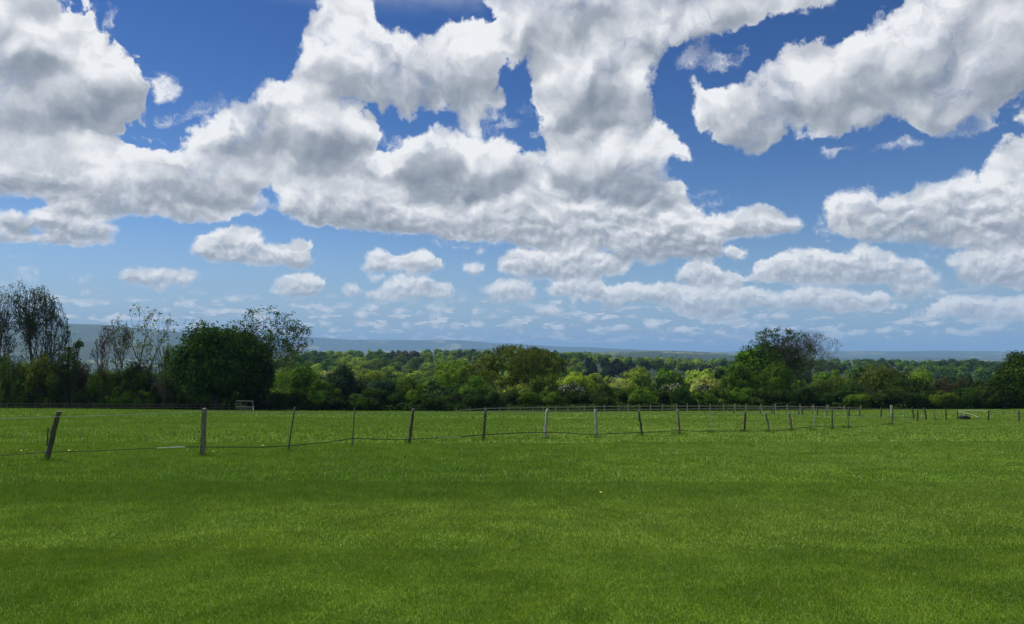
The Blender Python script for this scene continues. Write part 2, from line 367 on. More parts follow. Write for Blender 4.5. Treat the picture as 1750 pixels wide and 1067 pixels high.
    row = mth(nt, 'MULTIPLY', ramp01(nt, row, .52, .61), mth(nt, 'MULTIPLY', ramp01(nt, el, .004, .014), ramp01(nt, el, .085, .04)))
    alpha = mth(nt, 'MAXIMUM', alpha, mth(nt, 'MULTIPLY', row, .8))
    up = ramp01(nt, el, -.004, .012)
    alpha = mth(nt, 'MULTIPLY', alpha, up)
    alpha = mth(nt, 'MULTIPLY', alpha, mixf(nt, fade, .99, .8))
    hs = nd(nt, 'ShaderNodeHueSaturation'); nt.links.new(sky.outputs[0], hs.inputs['Color'])
    hs.inputs['Saturation'].default_value = SKY_SAT; hs.inputs['Hue'].default_value = SKY_HUE
    
    skyc = vmth(nt, 'SCALE', hs.outputs[0], scale=SKY_STRENGTH)
    skyc = vmth(nt, 'MULTIPLY', skyc, SKY_TINT)
    skyc = mixc(nt, ramp01(nt, el, .17, -.03), skyc, (.225, .375, .59))
    skyc = mixc(nt, 1.0, skyc, mixc(nt, ramp01(nt, el, .05, .45), (1, 1, 1), (.62, .70, .82)), 'MULTIPLY')
    out = mixc(nt, alpha, skyc, ccol)
    bg = nd(nt, 'ShaderNodeBackground'); bg.inputs['Strength'].default_value = 1.0
    nt.links.new(out, bg.inputs[0])
    wo = nd(nt, 'ShaderNodeOutputWorld'); nt.links.new(bg.outputs[0], wo.inputs[0])
    w.cycles.sampling_method = 'MANUAL'; w.cycles.sample_map_resolution = 256
SKY_SAT, SKY_HUE, SKY_TINT = 1.25, .505, (.84, .84, .92)
build_world()

# ---------------------------------------------------------------- small helpers
rng = np.random.default_rng(7)

def tag(o, label=None, cat=None, group=None, kind=None):
    for k, v in (('label', label), ('category', cat), ('group', group), ('kind', kind)):
        if v: o[k] = v
    return o

def mesh_from(name, verts, faces_flat, nper, mat=None, smooth=False):
    """verts (n,3); faces_flat (m*nper); nper 3 or 4"""
    me = bpy.data.meshes.new(name)
    verts = np.asarray(verts, np.float32); f = np.asarray(faces_flat, np.int32).ravel()
    m = len(f) // nper
    me.vertices.add(len(verts)); me.vertices.foreach_set('co', verts.ravel())
    me.loops.add(len(f)); me.loops.foreach_set('vertex_index', f)
    me.polygons.add(m); me.polygons.foreach_set('loop_start', np.arange(0, m * nper, nper, dtype=np.int32))
    me.update(calc_edges=True)
    if smooth: me.polygons.foreach_set('use_smooth', np.ones(m, bool))
    if mat: me.materials.append(mat)
    return me

def link(name, me, parent=None, loc=None):
    o = bpy.data.objects.new(name, me); COL.objects.link(o)
    if parent: o.parent = parent
    if loc is not None: o.location = loc
    return o

def empty(name, loc=(0, 0, 0), rz=0.0):
    o = bpy.data.objects.new(name, None); COL.objects.link(o); o.location = loc; o.rotation_euler = (0, 0, rz)
    o.empty_display_size = .3
    return o

def sstep(a, b, v):
    t = np.clip((v - a) / (b - a), 0, 1); return t * t * (3 - 2 * t)

# value noise for the land
_perm = rng.permutation(1024); _val = rng.random(1024)
def vnoise(x, y):
    xi, yi = np.floor(x).astype(int), np.floor(y).astype(int); fx, fy = x - xi, y - yi
    fx, fy = fx * fx * (3 - 2 * fx), fy * fy * (3 - 2 * fy)
    h = lambda a, b: _val[_perm[(_perm[a & 1023] + b) & 1023]]
    return (h(xi, yi) * (1 - fx) + h(xi + 1, yi) * fx) * (1 - fy) + (h(xi, yi + 1) * (1 - fx) + h(xi + 1, yi + 1) * fx) * fy
def fbm(x, y, n=4):
    s, a, t = 0, 1, 0
    for k in range(n): s = s + a * vnoise(x * 2 ** k + 17.3 * k, y * 2 ** k + 5.1 * k); t += a; a *= .5
    return s / t

def ground(x, y):
    """height of the land"""
    x = np.asarray(x, float); y = np.asarray(y, float)
    yy = np.clip(y, -60, None)
    near = -.058 * yy - .00008 * yy * yy * np.sign(yy) + .00009 * np.minimum(x * x, 14400)
    near = near + (fbm(x / 9 + 40, y / 9 + 11, 3) - .5) * .22 * sstep(5, 25, np.hypot(x, y))
    d = np.hypot(x, y)
    # the valley behind the hedge and the wooded slope on its far side
    u = x / np.maximum(d, 1)
    ds = np.array([0, 130, 200, 280, 380, 520, 700, 900, 1150, 1500, 2200, 3200, 4500, 6500, 9000, 40000.])
    zl = np.interp(d, ds, [-9, -9, -18, -24, -25, -23.5, -19, -11, -8, -26, -62, -70, -64, -74, -80, -90])
    zr = np.interp(d, ds, [-9, -9, -14, -19, -25, -27, -25, -21, -21, -27, -50, -60, -58, -78, -84, -92])
    zL = np.interp(d, ds, [-9, -9, -16, -24, -30, -36, -42, -48, -52, -58, -62, -66, -66, -70, -75, -86])
    wr = sstep(.02, .26, u); wl = sstep(-.24, -.40, u)
    far = zl * (1 - wr) + zr * wr; far = far * (1 - wl) + zL * wl
    far = far + (fbm(x / 160 + 9, y / 160 + 3, 4) - .5) * 5 * sstep(180, 500, d) + (fbm(x / 900, y / 900, 3) - .5) * 22 * sstep(1300, 3500, d)
    # far hills, by bearing (photograph column) and distance
    col = CX + F_PX * x / np.maximum(y, 1e-3)
    col = np.where(y > 0, col, 5000)
    def hill(cols, tops, d0, wd, rough):
        t = np.interp(col, cols, tops)
        prof = np.exp(-((d - d0) / wd) ** 2)
        return t * prof * (1 + rough * (fbm(x / 700 + 3, y / 700 + 8, 3) - .5))
    far = far + hill([-2000, -400, 0, 170, 300, 420, 560, 700], [0, 250, 345, 335, 270, 120, 30, 0], 8500, 1500, .10)
    far = far + hill([-400, 0, 260, 500, 700], [0, 120, 110, 80, 0], 5200, 700, .3)
    far = far + hill([200, 420, 535, 600, 700, 790, 850, 1000, 1200], [0, 345, 310, 272, 262, 262, 195, 115, 0], 15500, 1600, .06)
    far = far + hill([560, 700, 800, 860, 940, 1100], [0, 60, 95, 80, 50, 0], 6800, 700, .3)
    far = far + hill([850, 950, 1050, 1150, 1240, 1300, 1420], [0, 50, 62, 66, 50, 20, 0], 4300, 500, .3)
    far = far + hill([1150, 1400, 1600, 1800, 2300], [60, 90, 85, 60, 0], 14500, 1500, .25)
    w = sstep(128, 175, d) * (y > 0) + 0
    w = np.where(y > 0, w, sstep(200, 900, d))
    nearc = np.maximum(near, -30)
    return nearc * (1 - w) + far * w

def gz(x, y): return float(ground(x, y))

def hit(px, py, dmax=400.0):
    """where the sight line through a photograph pixel meets the land"""
    dx, dy, dz = px_dir(px, py)
    t = np.linspace(3, dmax, 6000) / dy
    h = EYE.z + t * dz - ground(t * dx, t * dy)
    k = np.argmax(h < 0)
    if h[k] >= 0: return None
    a, b = t[max(k - 1, 0)], t[k]
    for _ in range(20):
        m = (a + b) / 2
        if EYE.z + m * dz - gz(m * dx, m * dy) < 0: b = m
        else: a = m
    return Vector((a * dx, a * dy, EYE.z + a * dz))

def at(px, py, Y):
    """point at depth Y on the sight line through a pixel"""
    dx, dy, dz = px_dir(px, py); t = Y / dy
    return Vector((dx * t, Y, EYE.z + dz * t))

def colx(px, Y):
    return (px - CX) / F_PX * Y            # close enough: pitch is small

# ---------------------------------------------------------------- materials
def new_mat(name):
    m = bpy.data.materials.new(name); m.use_nodes = True; nt = m.node_tree; nt.nodes.clear()
    out = nt.nodes.new('ShaderNodeOutputMaterial')
    return m, nt, out

def tnoise(nt, vec, scale, detail=3, rough=.5, dim='3D'):
    n = nt.nodes.new('ShaderNodeTexNoise'); n.noise_dimensions = dim
    n.inputs['Scale'].default_value = scale; n.inputs['Detail'].default_value = detail; n.inputs['Roughness'].default_value = rough
    if vec is not None: nt.links.new(vec, n.inputs['Vector'])
    return n.outputs['Fac']

def grass_colour(nt):
    """turf colour at a place in the field, shared by the soil sheet and the blades"""
    geo = nt.nodes.new('ShaderNodeNewGeometry'); P = geo.outputs['Position']
    sep = nt.nodes.new('ShaderNodeSeparateXYZ'); nt.links.new(P, sep.inputs[0])
    Q = vmth(nt, 'MULTIPLY', P, (.55, 1.0, 0))
    n1 = tnoise(nt, Q, .16, 4, .55); n2 = tnoise(nt, P, 1.3, 5, .7); n3 = tnoise(nt, P, 5.5, 3, .6)
    a = (.104, .200, .012); b = (.138, .236, .017); dk = (.084, .170, .010); dry = (.21, .235, .055)
    c = mixc(nt, ramp01(nt, n1, .25, .75), a, b)
    c = mixc(nt, mth(nt, 'MULTIPLY', ramp01(nt, n2, .60, .40), .95), c, dk)
    # mown sward before the fence, a darker unmown strip beside it: edge runs across the view
    e = mth(nt, 'MULTIPLY_ADD', sep.outputs[0], -.05, sep.outputs[1])
    e = mth(nt, 'MULTIPLY_ADD', mth(nt, 'SUBTRACT', n2, .5), 2.2, e)
    lx = ramp01(nt, sep.outputs[0], 4.5, -1.5)
    strip = mth(nt, 'MULTIPLY', ramp01(nt, e, 11.3, 12.0), ramp01(nt, e, 20.5, 16.5))
    strip = mth(nt, 'MULTIPLY', strip, lx)
    c = mixc(nt, mth(nt, 'MULTIPLY', strip, .42), c, (.066, .150, .010))
    mown = mth(nt, 'MULTIPLY', ramp01(nt, e, 12.0, 11.2), ramp01(nt, e, 6.5, 9.5))
    mown = mth(nt, 'MULTIPLY', mown, ramp01(nt, n1, .3, .6))
    c = mixc(nt, mth(nt, 'MULTIPLY', mown, .26), c, (.165, .235, .030))
    thatch = mth(nt, 'MULTIPLY', ramp01(nt, n3, .60, .78), ramp01(nt, n2, .42, .62))
    c = mixc(nt, mth(nt, 'MULTIPLY', thatch, .4), c, dry)
    # faint mowing bands on the right, running away to the gateway
    ban = mth(nt, 'SINE', mth(nt, 'MULTIPLY', mth(nt, 'ADD', mth(nt, 'MULTIPLY', sep.outputs[0], -.62), sep.outputs[1]), 1.05))
    ban = mth(nt, 'MULTIPLY', ramp01(nt, ban, -.5, .5), ramp01(nt, sep.outputs[0], -2, 7))
    c = mixc(nt, mth(nt, 'MULTIPLY', ban, .38), c, (.135, .215, .026))
    return c, P, n2, n3

def make_ground_mat():
    m, nt, out = new_mat('turf_and_farmland')
    c, P, n2, n3 = grass_colour(nt)
    c = mixc(nt, 1.0, c, (1.12, 1.12, 1.12), 'MULTIPLY')
    L = vmth(nt, 'LENGTH', P)
    # under the blades close by the soil shows darker between stems
    # distance bands of the field: finer texture becomes stretched mottling
    far = tnoise(nt, vmth(nt, 'MULTIPLY', P, (.5, 1.3, 0)), .75, 5, .7)
    field = mixc(nt, ramp01(nt, far, .38, .62), mixc(nt, .5, c, (.060, .125, .010)), (.135, .212, .022))
    c = mixc(nt, ramp01(nt, L, 14, 40), c, field)
    warm = tnoise(nt, vmth(nt, 'MULTIPLY', P, (.3, 1, 0)), .12, 3, .5)
    c = mixc(nt, mth(nt, 'MULTIPLY', mth(nt, 'MULTIPLY', ramp01(nt, L, 60, 110), ramp01(nt, warm, .4, .7)), .4), c, (.165, .175, .035))
    # country beyond: pasture, woods and hedges as a patchwork
    v = nt.nodes.new('ShaderNodeTexVoronoi'); v.voronoi_dimensions = '2D'; v.inputs['Scale'].default_value = .0042; v2 = nt.nodes.new('ShaderNodeTexVoronoi'); v2.voronoi_dimensions = '2D'; v2.inputs['Scale'].default_value = .0017
    wq = nt.nodes.new('ShaderNodeTexNoise'); wq.inputs['Scale'].default_value = .003; nt.links.new(P, wq.inputs['Vector'])
    vp = vmth(nt, 'ADD', P, vmth(nt, 'SCALE', vmth(nt, 'SUBTRACT', wq.outputs['Color'], (.5, .5, .5)), scale=160.0))
    nt.links.new(vp, v.inputs['Vector']); nt.links.new(vmth(nt, 'MULTIPLY', vp, (1, .45, 1)), v2.inputs['Vector'])
    sp = nt.nodes.new('ShaderNodeSeparateXYZ'); nt.links.new(mixc(nt, ramp01(nt, L, 3500, 6000), v.outputs['Color'], v2.outputs['Color']), sp.inputs[0])
    cr = nt.nodes.new('ShaderNodeValToRGB'); cr.color_ramp.interpolation = 'CONSTANT'
    e = cr.color_ramp.elements; e[0].position = 0; e[0].color = (.022, .040, .016, 1); e[1].position = .42; e[1].color = (.050, .075, .022, 1)
    for p_, cc in ((.56, (.11, .14, .04)), (.68, (.02, .038, .016)), (.84, (.22, .22, .10)), (.92, (.02, .038, .016))):
        q = e.new(p_); q.color = cc + (1,)
    nt.links.new(sp.outputs[0], cr.inputs[0])
    tex = mixf(nt, ramp01(nt, L, 3500, 6000), tnoise(nt, P, .02, 5, .7), tnoise(nt, vmth(nt, 'MULTIPLY', P, (1, .4, 1)), .005, 5, .65))
    land = mixc(nt, ramp01(nt, tex, .42, .56), cr.outputs[0], (.022, .038, .016))
    c = mixc(nt, ramp01(nt, L, 170, 260), c, land)
    b = nt.nodes.new('ShaderNodeBsdfPrincipled'); nt.links.new(c, b.inputs['Base Color']); b.inputs['Roughness'].default_value = .9
    b.inputs['Specular IOR Level'].default_value = .15
    bp = nt.nodes.new('ShaderNodeBump'); bp.inputs['Strength'].default_value = .9; bp.inputs['Distance'].default_value = .05
    hsum = mth(nt, 'ADD', tnoise(nt, P, 30, 3, .7), mth(nt, 'MULTIPLY', tnoise(nt, P, 3.2, 4, .65), 3.0))
    nt.links.new(hsum, bp.inputs['Height']); nt.links.new(bp.outputs[0], b.inputs['Normal'])
    nt.links.new(b.outputs[0], out.inputs[0])
    return m

def make_blade_mat():
    m, nt, out = new_mat('grass_blades')
    c, P, n2, n3 = grass_colour(nt)
    g = nt.nodes.new('ShaderNodeNewGeometry')
    r = g.outputs['Random Per Island']
    c = mixc(nt, 1.0, c, mixc(nt, r, (.62, .62, .55), (2.0, 1.80, 1.6)), 'MULTIPLY')
    c = mixc(nt, ramp01(nt, r, .955, .975), c, (.30, .31, .11))
    d = nt.nodes.new('ShaderNodeBsdfDiffuse'); nt.links.new(c, d.inputs[0])
    t = nt.nodes.new('ShaderNodeBsdfTranslucent'); nt.links.new(c, t.inputs[0])
    s = nt.nodes.new('ShaderNodeMixShader'); s.inputs[0].default_value = .35
    nt.links.new(d.outputs[0], s.inputs[1]); nt.links.new(t.outputs[0], s.inputs[2])
    gl = nt.nodes.new('ShaderNodeBsdfGlossy'); gl.inputs['Roughness'].default_value = .5; gl.inputs[0].default_value = (.7, .75, .7, 1)
    s2 = nt.nodes.new('ShaderNodeMixShader'); s2.inputs[0].default_value = .035
    nt.links.new(s.outputs[0], s2.inputs[1]); nt.links.new(gl.outputs[0], s2.inputs[2])
    nt.links.new(s2.outputs[0], out.inputs[0])
    return m

def leaf_mat(name, c1, c2, trans=.35, hue_var=.03, val_var=.35):
    m, nt, out = new_mat(name)
    g = nt.nodes.new('ShaderNodeNewGeometry'); oi = nt.nodes.new('ShaderNodeObjectInfo')
    c = mixc(nt, g.outputs['Random Per Island'], c1, c2)
    n = tnoise(nt, g.outputs['Position'], .55, 2)
    c = mixc(nt, 1.0, c, mixc(nt, ramp01(nt, n, .35, .65), (.66, .72, .78), (1.38, 1.30, 1.05)), 'MULTIPLY')
    hs = nt.nodes.new('ShaderNodeHueSaturation'); nt.links.new(c, hs.inputs['Color'])
    nt.links.new(mth(nt, 'MULTIPLY_ADD', oi.outputs['Random'], hue_var, .5 - hue_var / 2), hs.inputs['Hue'])
    nt.links.new(mth(nt, 'MULTIPLY_ADD', oi.outputs['Random'], val_var, 1 - val_var / 2), hs.inputs['Value'])
    d = nt.nodes.new('ShaderNodeBsdfDiffuse'); nt.links.new(hs.outputs[0], d.inputs[0])
    t = nt.nodes.new('ShaderNodeBsdfTranslucent'); nt.links.new(hs.outputs[0], t.inputs[0])
    s = nt.nodes.new('ShaderNodeMixShader'); s.inputs[0].default_value = trans
    nt.links.new(d.outputs[0], s.inputs[1]); nt.links.new(t.outputs[0], s.inputs[2])
    nt.links.new(s.outputs[0], out.inputs[0])
    return m

def wood_mat(name, c1, c2, scale=14, rough=.85):
    m, nt, out = new_mat(name)
    tc = nt.nodes.new('ShaderNodeTexCoord')
    v = vmth(nt, 'MULTIPLY', tc.outputs['Object'], (1, 1, .12))
    n = tnoise(nt, v, scale, 5, .7); n2 = tnoise(nt, tc.outputs['Object'], 5, 4, .6)
    c = mixc(nt, ramp01(nt, n, .35, .65), c1, c2)
    c = mixc(nt, mth(nt, 'MULTIPLY', ramp01(nt, n2, .55, .72), .5), c, (.10, .12, .07))
    b = nt.nodes.new('ShaderNodeBsdfPrincipled'); nt.links.new(c, b.inputs['Base Color']); b.inputs['Roughness'].default_value = rough
    b.inputs['Specular IOR Level'].default_value = .2
    bp = nt.nodes.new('ShaderNodeBump'); bp.inputs['Strength'].default_value = .5; bp.inputs['Distance'].default_value = .01
    nt.links.new(n, bp.inputs['Height']); nt.links.new(bp.outputs[0], b.inputs['Normal'])
    nt.links.new(b.outputs[0], out.inputs[0])
    return m

def plain_mat(name, c, rough=.6, metal=0):
    m, nt, out = new_mat(name)
    tc = nt.nodes.new('ShaderNodeTexCoord')
    n = tnoise(nt, tc.outputs['Object'], 9, 4, .6)
    cc = mixc(nt, ramp01(nt, n, .3, .7), tuple(v * .82 for v in c), tuple(min(v * 1.12, .9) for v in c))
    b = nt.nodes.new('ShaderNodeBsdfPrincipled'); nt.links.new(cc, b.inputs['Base Color'])
    b.inputs['Roughness'].default_value = rough; b.inputs['Metallic'].default_value = metal
    nt.links.new(b.outputs[0], out.inputs[0])
    return m

M_GROUND = make_ground_mat(); M_BLADE = make_blade_mat()

# ---------------------------------------------------------------- the land: one sheet out to the horizon
def build_ground():
    az = np.concatenate([np.linspace(-.72, .72, 420), np.linspace(.72, 2 * math.pi - .72, 90)[1:-1]])
    rr = np.concatenate([[0.0], np.geomspace(1.5, 130, 130), np.geomspace(133, 1500, 150)[0:], np.geomspace(1530, 32000, 190)])
    A, R = np.meshgrid(az, rr)
    X, Y = np.sin(A) * R, np.cos(A) * R
    Z = ground(X, Y)
    na, nr = len(az), len(rr)
    v = np.stack([X, Y, Z], -1).reshape(-1, 3)
    i, j = np.meshgrid(np.arange(nr - 1), np.arange(na), indexing='ij')
    jn = (j + 1) % na
    f = np.stack([i * na + j, (i + 1) * na + j, (i + 1) * na + jn, i * na + jn], -1).reshape(-1, 4)[:, ::-1]
    me = mesh_from('ground', v, f, 4, M_GROUND, smooth=True)
    tag(link('ground', me), kind='structure')
build_ground()

# ---------------------------------------------------------------- grass blades
def build_grass():
    V, n_tot = [], 0
    def zone(n, d0, d1, wid, hgt, u=.78):
        # even over the ground inside the view wedge
        d = np.sqrt(rng.random(n) * (d1 * d1 - d0 * d0) + d0 * d0)
        x = d * (rng.random(n) * 2 - 1) * u
        # tussocks: denser, longer grass by noise
        nz = fbm(x * 1.6, d * 1.6, 3); keep = rng.random(n) < np.clip((nz - .25) * 3.2, .78, 1)
        # beyond the paddock fence and along it the sward stands longer
        x, d, nz = x[keep], d[keep], nz[keep]; n = len(x)
        long = (1 + .7 * sstep(11.4, 12.2, d - .05 * x) * sstep(4.5, -1.5, x))
        h = hgt * (.45 + .8 * rng.random(n)) * (.8 + .45 * nz) * long
        w = wid * (.7 + .6 * rng.random(n))
        th = rng.random(n) * 2 * math.pi; lean = np.abs(rng.normal(0, .55, n)) * h; la = rng.random(n) * 2 * math.pi
        bx, by = np.cos(th) * w / 2, np.sin(th) * w / 2
        z = ground(x, d)
        p0 = np.stack([x - bx, d - by, z - .004], -1); p1 = np.stack([x + bx, d + by, z - .004], -1)
        p2 = np.stack([x + np.cos(la) * lean, d + np.sin(la) * lean, z + h], -1)
        V.append(np.stack([p0, p1, p2], 1).reshape(-1, 3))
    zone(620000, 3.9, 8, .0045, .027)
    zone(560000, 8, 14, .0075, .032)
    zone(460000, 14, 26, .013, .04)
    zone(320000, 26, 60, .032, .055)
    zone(200000, 60, 126, .085, .075)
    # tussocks out in the paddock and long grass round the foot of each post
    def tuft(cx, cy, n, rad, h0, w0):
        x = cx + rng.normal(0, rad, n); d = cy + rng.normal(0, rad, n); z = ground(x, d)
        h = h0 * (.4 + .8 * rng.random(n)); th = rng.random(n) * 6.283; bx, by = np.cos(th) * w0 / 2, np.sin(th) * w0 / 2
        lx_, ly_ = (x - cx) / rad * h * .4 + rng.normal(0, .2, n) * h, (d - cy) / rad * h * .4
        V.append(np.stack([np.stack([x - bx, d - by, z - .005], -1), np.stack([x + bx, d + by, z - .005], -1), np.stack([x + lx_, d + ly_, z + h], -1)], 1).reshape(-1, 3))
    for _ in range(420):
        d = rng.uniform(17, 75); x = d * rng.uniform(-.75, .75)
        tuft(x, d, 45, .10 + .12 * rng.random(), .10 + .06 * rng.random(), .012 + d * .0004)
    for px, py in ((79, 789), (346, 780), (492, 772), (602, 766), (699, 758.5), (826, 754), (931.5, 750), (1020, 748), (1097, 746), (1161, 743), (1216, 740), (1272, 738.5), (1313, 738.5), (1353, 737), (1390, 735.5), (1422, 734), (1450, 732), (1524, 726)):
        P = hit(px, py); tuft(P.x, P.y, 110, .10, .17, .010 + P.y * .0004)
    v = np.concatenate(V); f = np.arange(len(v), dtype=np.int32)
    me = mesh_from('grass', v, f, 3, M_BLADE)
    tag(link('grass', me), 'short green turf covering the whole field', 'grass', kind='stuff')
build_grass()

# ---------------------------------------------------------------- trees and shrubs
def tubes(segs, sides_of=lambda r: 6 if r > .12 else (4 if r > .035 else 3)):
    """segs: (p0, p1, r0, r1) -> verts, quads"""
    V, F, base = [], [], 0
    for p0, p1, r0, r1 in segs:
        d = p1 - p0; L = np.linalg.norm(d)
        if L < 1e-6: continue
        d = d / L; a = np.cross(d, (0, 0, 1.0) if abs(d[2]) < .9 else (1.0, 0, 0)); a /= np.linalg.norm(a); b = np.cross(d, a)
        k = sides_of(r0); t = np.arange(k) * 2 * math.pi / k
        ring = np.cos(t)[:, None] * a + np.sin(t)[:, None] * b
        V.append(p0 + ring * r0); V.append(p1 + d * r1 * .4 + ring * r1)
        q = np.arange(k); qn = (q + 1) % k
        F.append(np.stack([base + q, base + qn, base + k + qn, base + k + q], -1)); base += 2 * k
    return np.concatenate(V), np.concatenate(F)

def skeleton(R, h, spread=.5, trunk=.35, levels=5, r0=.22, lift=.25, forks=(2, 3), stems=1, wob=.16, taper=.70, rmin=.016, shrink=.74):
    segs, tips, mids = [], [], []
    def grow(p, d, L, r, lv):
        n = 3 if lv > 1 else 2
        for k in range(n):
            d = d + R.normal(0, wob, 3) + np.array([0, 0, lift * .3]); d /= np.linalg.norm(d)
            q = p + d * L / n; rn = max(r * (1 - (1 - taper) / n), rmin)
            segs.append((p, q, r, rn)); p, r = q, rn
            if lv <= 2: mids.append(p)
            if lv >= 2 and k < n - 1 and R.random() < .5 and lv < levels:
                s = d + R.normal(0, .75, 3); s[2] = abs(s[2]) * .6; s /= np.linalg.norm(s)
                grow(p, s, L * shrink * .62, r * .5, lv - 2)
        if lv <= 0: tips.append(p); return
        m = R.integers(forks[0], forks[1] + 1); a0 = R.random() * 6.28
        ax = np.cross(d, (.3, .1, 1.0)); ax /= np.linalg.norm(ax); bx = np.cross(d, ax)
        for i in range(m):
            a = a0 + i * 6.283 / m + R.normal(0, .35)
            sp = spread * (.55 + .7 * R.random())
            nd_ = d * math.cos(sp) + (ax * math.cos(a) + bx * math.sin(a)) * math.sin(sp) + np.array([0, 0, lift * .25])
            nd_ /= np.linalg.norm(nd_)
            grow(p, nd_, L * shrink * (.8 + .35 * R.random()), r * (.78 if m == 2 else .68), lv - 1)
    for s in range(stems):
        off = np.zeros(3); k_ = .28 if stems > 1 else .12
        d = np.array([R.normal(0, k_), R.normal(0, k_), 1.0]); d /= np.linalg.norm(d)
        grow(off - np.array([0, 0, .25]), d, h * trunk, r0, levels)
    tips = np.array(tips); mids = np.array(mids) if mids else tips
    zs = h / max(tips[:, 2].max(), .1)
    sc = np.array([zs, zs, zs])
    segs = [(a * sc, b * sc, ra, rb) for a, b, ra, rb in segs]
    return segs, tips * sc, mids * sc

def leaf_quads(C, N, size, R, elong=1.5, norm_jit=.7):
    """one small leaf-spray quad at each centre, facing roughly along N"""
    n = len(C)
    N = N + R.normal(0, norm_jit, (n, 3)); N /= np.linalg.norm(N, axis=1)[:, None] + 1e-9
    a = np.cross(N, R.normal(0, 1, (n, 3))); a /= np.linalg.norm(a, axis=1)[:, None] + 1e-9
    b = np.cross(N, a)
    s = size * (.55 + .9 * R.random(n))[:, None]
    A, B = a * s * elong * .5, b * s * .5
    q = np.stack([C - A, C - B * (.6 + .5 * R.random((n, 1))), C + A, C + B * (.6 + .5 * R.random((n, 1)))], 1)
    return q.reshape(-1, 3)

def crown_at(tips, per, rad, size, R, up=.35, centre=None):
    """sprays of leaves round the twig ends"""
    k = np.repeat(np.arange(len(tips)), per)
    off = R.normal(0, 1, (len(k), 3)); off /= np.linalg.norm(off, axis=1)[:, None]
    off *= (R.random((len(k), 1)) ** .5) * rad; off[:, 2] *= .8
    C = tips[k] + off
    cc = tips.mean(0) if centre is None else centre
    N = off / rad + (C - cc) / (np.linalg.norm(C - cc, axis=1)[:, None] + 1e-6) * .8 + np.array([0, 0, up])
    return leaf_quads(C, N, size, R)

def crown_lumps(h, w, R, n_lump=22, n_leaf=5200, size=.30, base=.0, flat=1.0, lump=.30, depth=None, edge=.12, jit=.6):
    """a bushy crown: overlapping lumps through an egg-shaped volume, leaves scattered on and inside each lump"""
    depth = w if depth is None else depth
    rx, ry, rz = w / 2, depth / 2, h * (1 - base) / 2
    c0 = np.array([0, 0, h * base + rz])
    C = []
    while len(C) < n_lump:
        p = R.uniform(-1, 1, 3)
        q = np.linalg.norm(p)
        if q > 1: continue
        if q < .35 and R.random() < .7: continue
        C.append(p)
    C = np.array(C)
    C[:, 2] = np.where(C[:, 2] < 0, C[:, 2] * 1.0, C[:, 2])
    lr = lump * (.65 + .7 * R.random(n_lump)) * min(rx, rz)
    lim = 1 - lr / np.array([rx, ry, rz]).mean()
    P = C * lim[:, None] * np.array([rx, ry, rz]) + c0
    wts = lr ** 2; k = R.choice(n_lump, n_leaf, p=wts / wts.sum())
    off = R.normal(0, 1, (n_leaf, 3)); off /= np.linalg.norm(off, axis=1)[:, None]
    rad = lr[k] * (1 - R.random(n_leaf) ** 2 * .6) * (1 + edge * R.normal(0, 1, n_leaf))
    L = P[k] + off * rad[:, None] * np.array([1.1, 1.1, .85])
    L[:, 2] = np.maximum(L[:, 2], .05 + .25 * R.random(n_leaf))
    out = (L - c0) / (np.linalg.norm(L - c0, axis=1)[:, None] + 1e-6)
    N = off + out * .6 + np.array([0, 0, .3])
    return leaf_quads(L, N, size, R, norm_jit=jit), P

def quads_mesh(name, V, mat):
    return mesh_from(name, V, np.arange(len(V), dtype=np.int32), 4, mat)

M_LEAF = {
 'dark': leaf_mat('leaves_dark', (.026, .056, .012), (.055, .100, .018)),
 'deep': leaf_mat('leaves_deep', (.016, .036, .010), (.036, .070, .014), val_var=.2),
 'mid': leaf_mat('leaves_mid', (.058, .118, .012), (.105, .185, .022)),
 'blue': leaf_mat('leaves_blue_green', (.030, .062, .032), (.052, .095, .048)),
 'olive': leaf_mat('leaves_olive', (.080, .128, .018), (.125, .180, .030)),
 'brown': leaf_mat('leaves_brown', (.060, .062, .030), (.100, .098, .045)),
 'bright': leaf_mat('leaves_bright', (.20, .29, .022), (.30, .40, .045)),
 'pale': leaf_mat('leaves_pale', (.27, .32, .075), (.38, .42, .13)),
 'fresh': leaf_mat('leaves_fresh', (.110, .190, .018), (.200, .290, .036)),
 'conifer': leaf_mat('needles', (.014, .026, .012), (.026, .040, .016), trans=.1, val_var=.2),
 'blossom': leaf_mat('blossom', (.55, .56, .50), (.72, .72, .66), trans=.2, hue_var=0, val_var=.1),
}
M_BARK = wood_mat('bark', (.060, .052, .040), (.12, .105, .085), 6)
M_BARK_DARK = wood_mat('bark_dark', (.030, .027, .022), (.065, .058, .048), 6)

def put_tree(name, px, Y, top_y, parts, h0, label, cat, group=None, rz=None, wpx=None, w0=None, kind=None):
    """stand a tree or shrub of modelled height h0 (width w0) at column px, depth Y, reaching row top_y"""
    x = colx(px, Y); z = gz(x, Y)
    top = at(px, top_y, Y).z
    s = (top - z) / h0
    sw = s if wpx is None else (wpx / F_PX * Y) / w0
    root = empty(name, (x, Y, z - .05), rng.random() * 6.28 if rz is None else rz)
    root.scale = (sw, sw, s)
    for pn, me in parts: link(pn, me, root)
    tag(root, label, cat, group, kind)
    return root

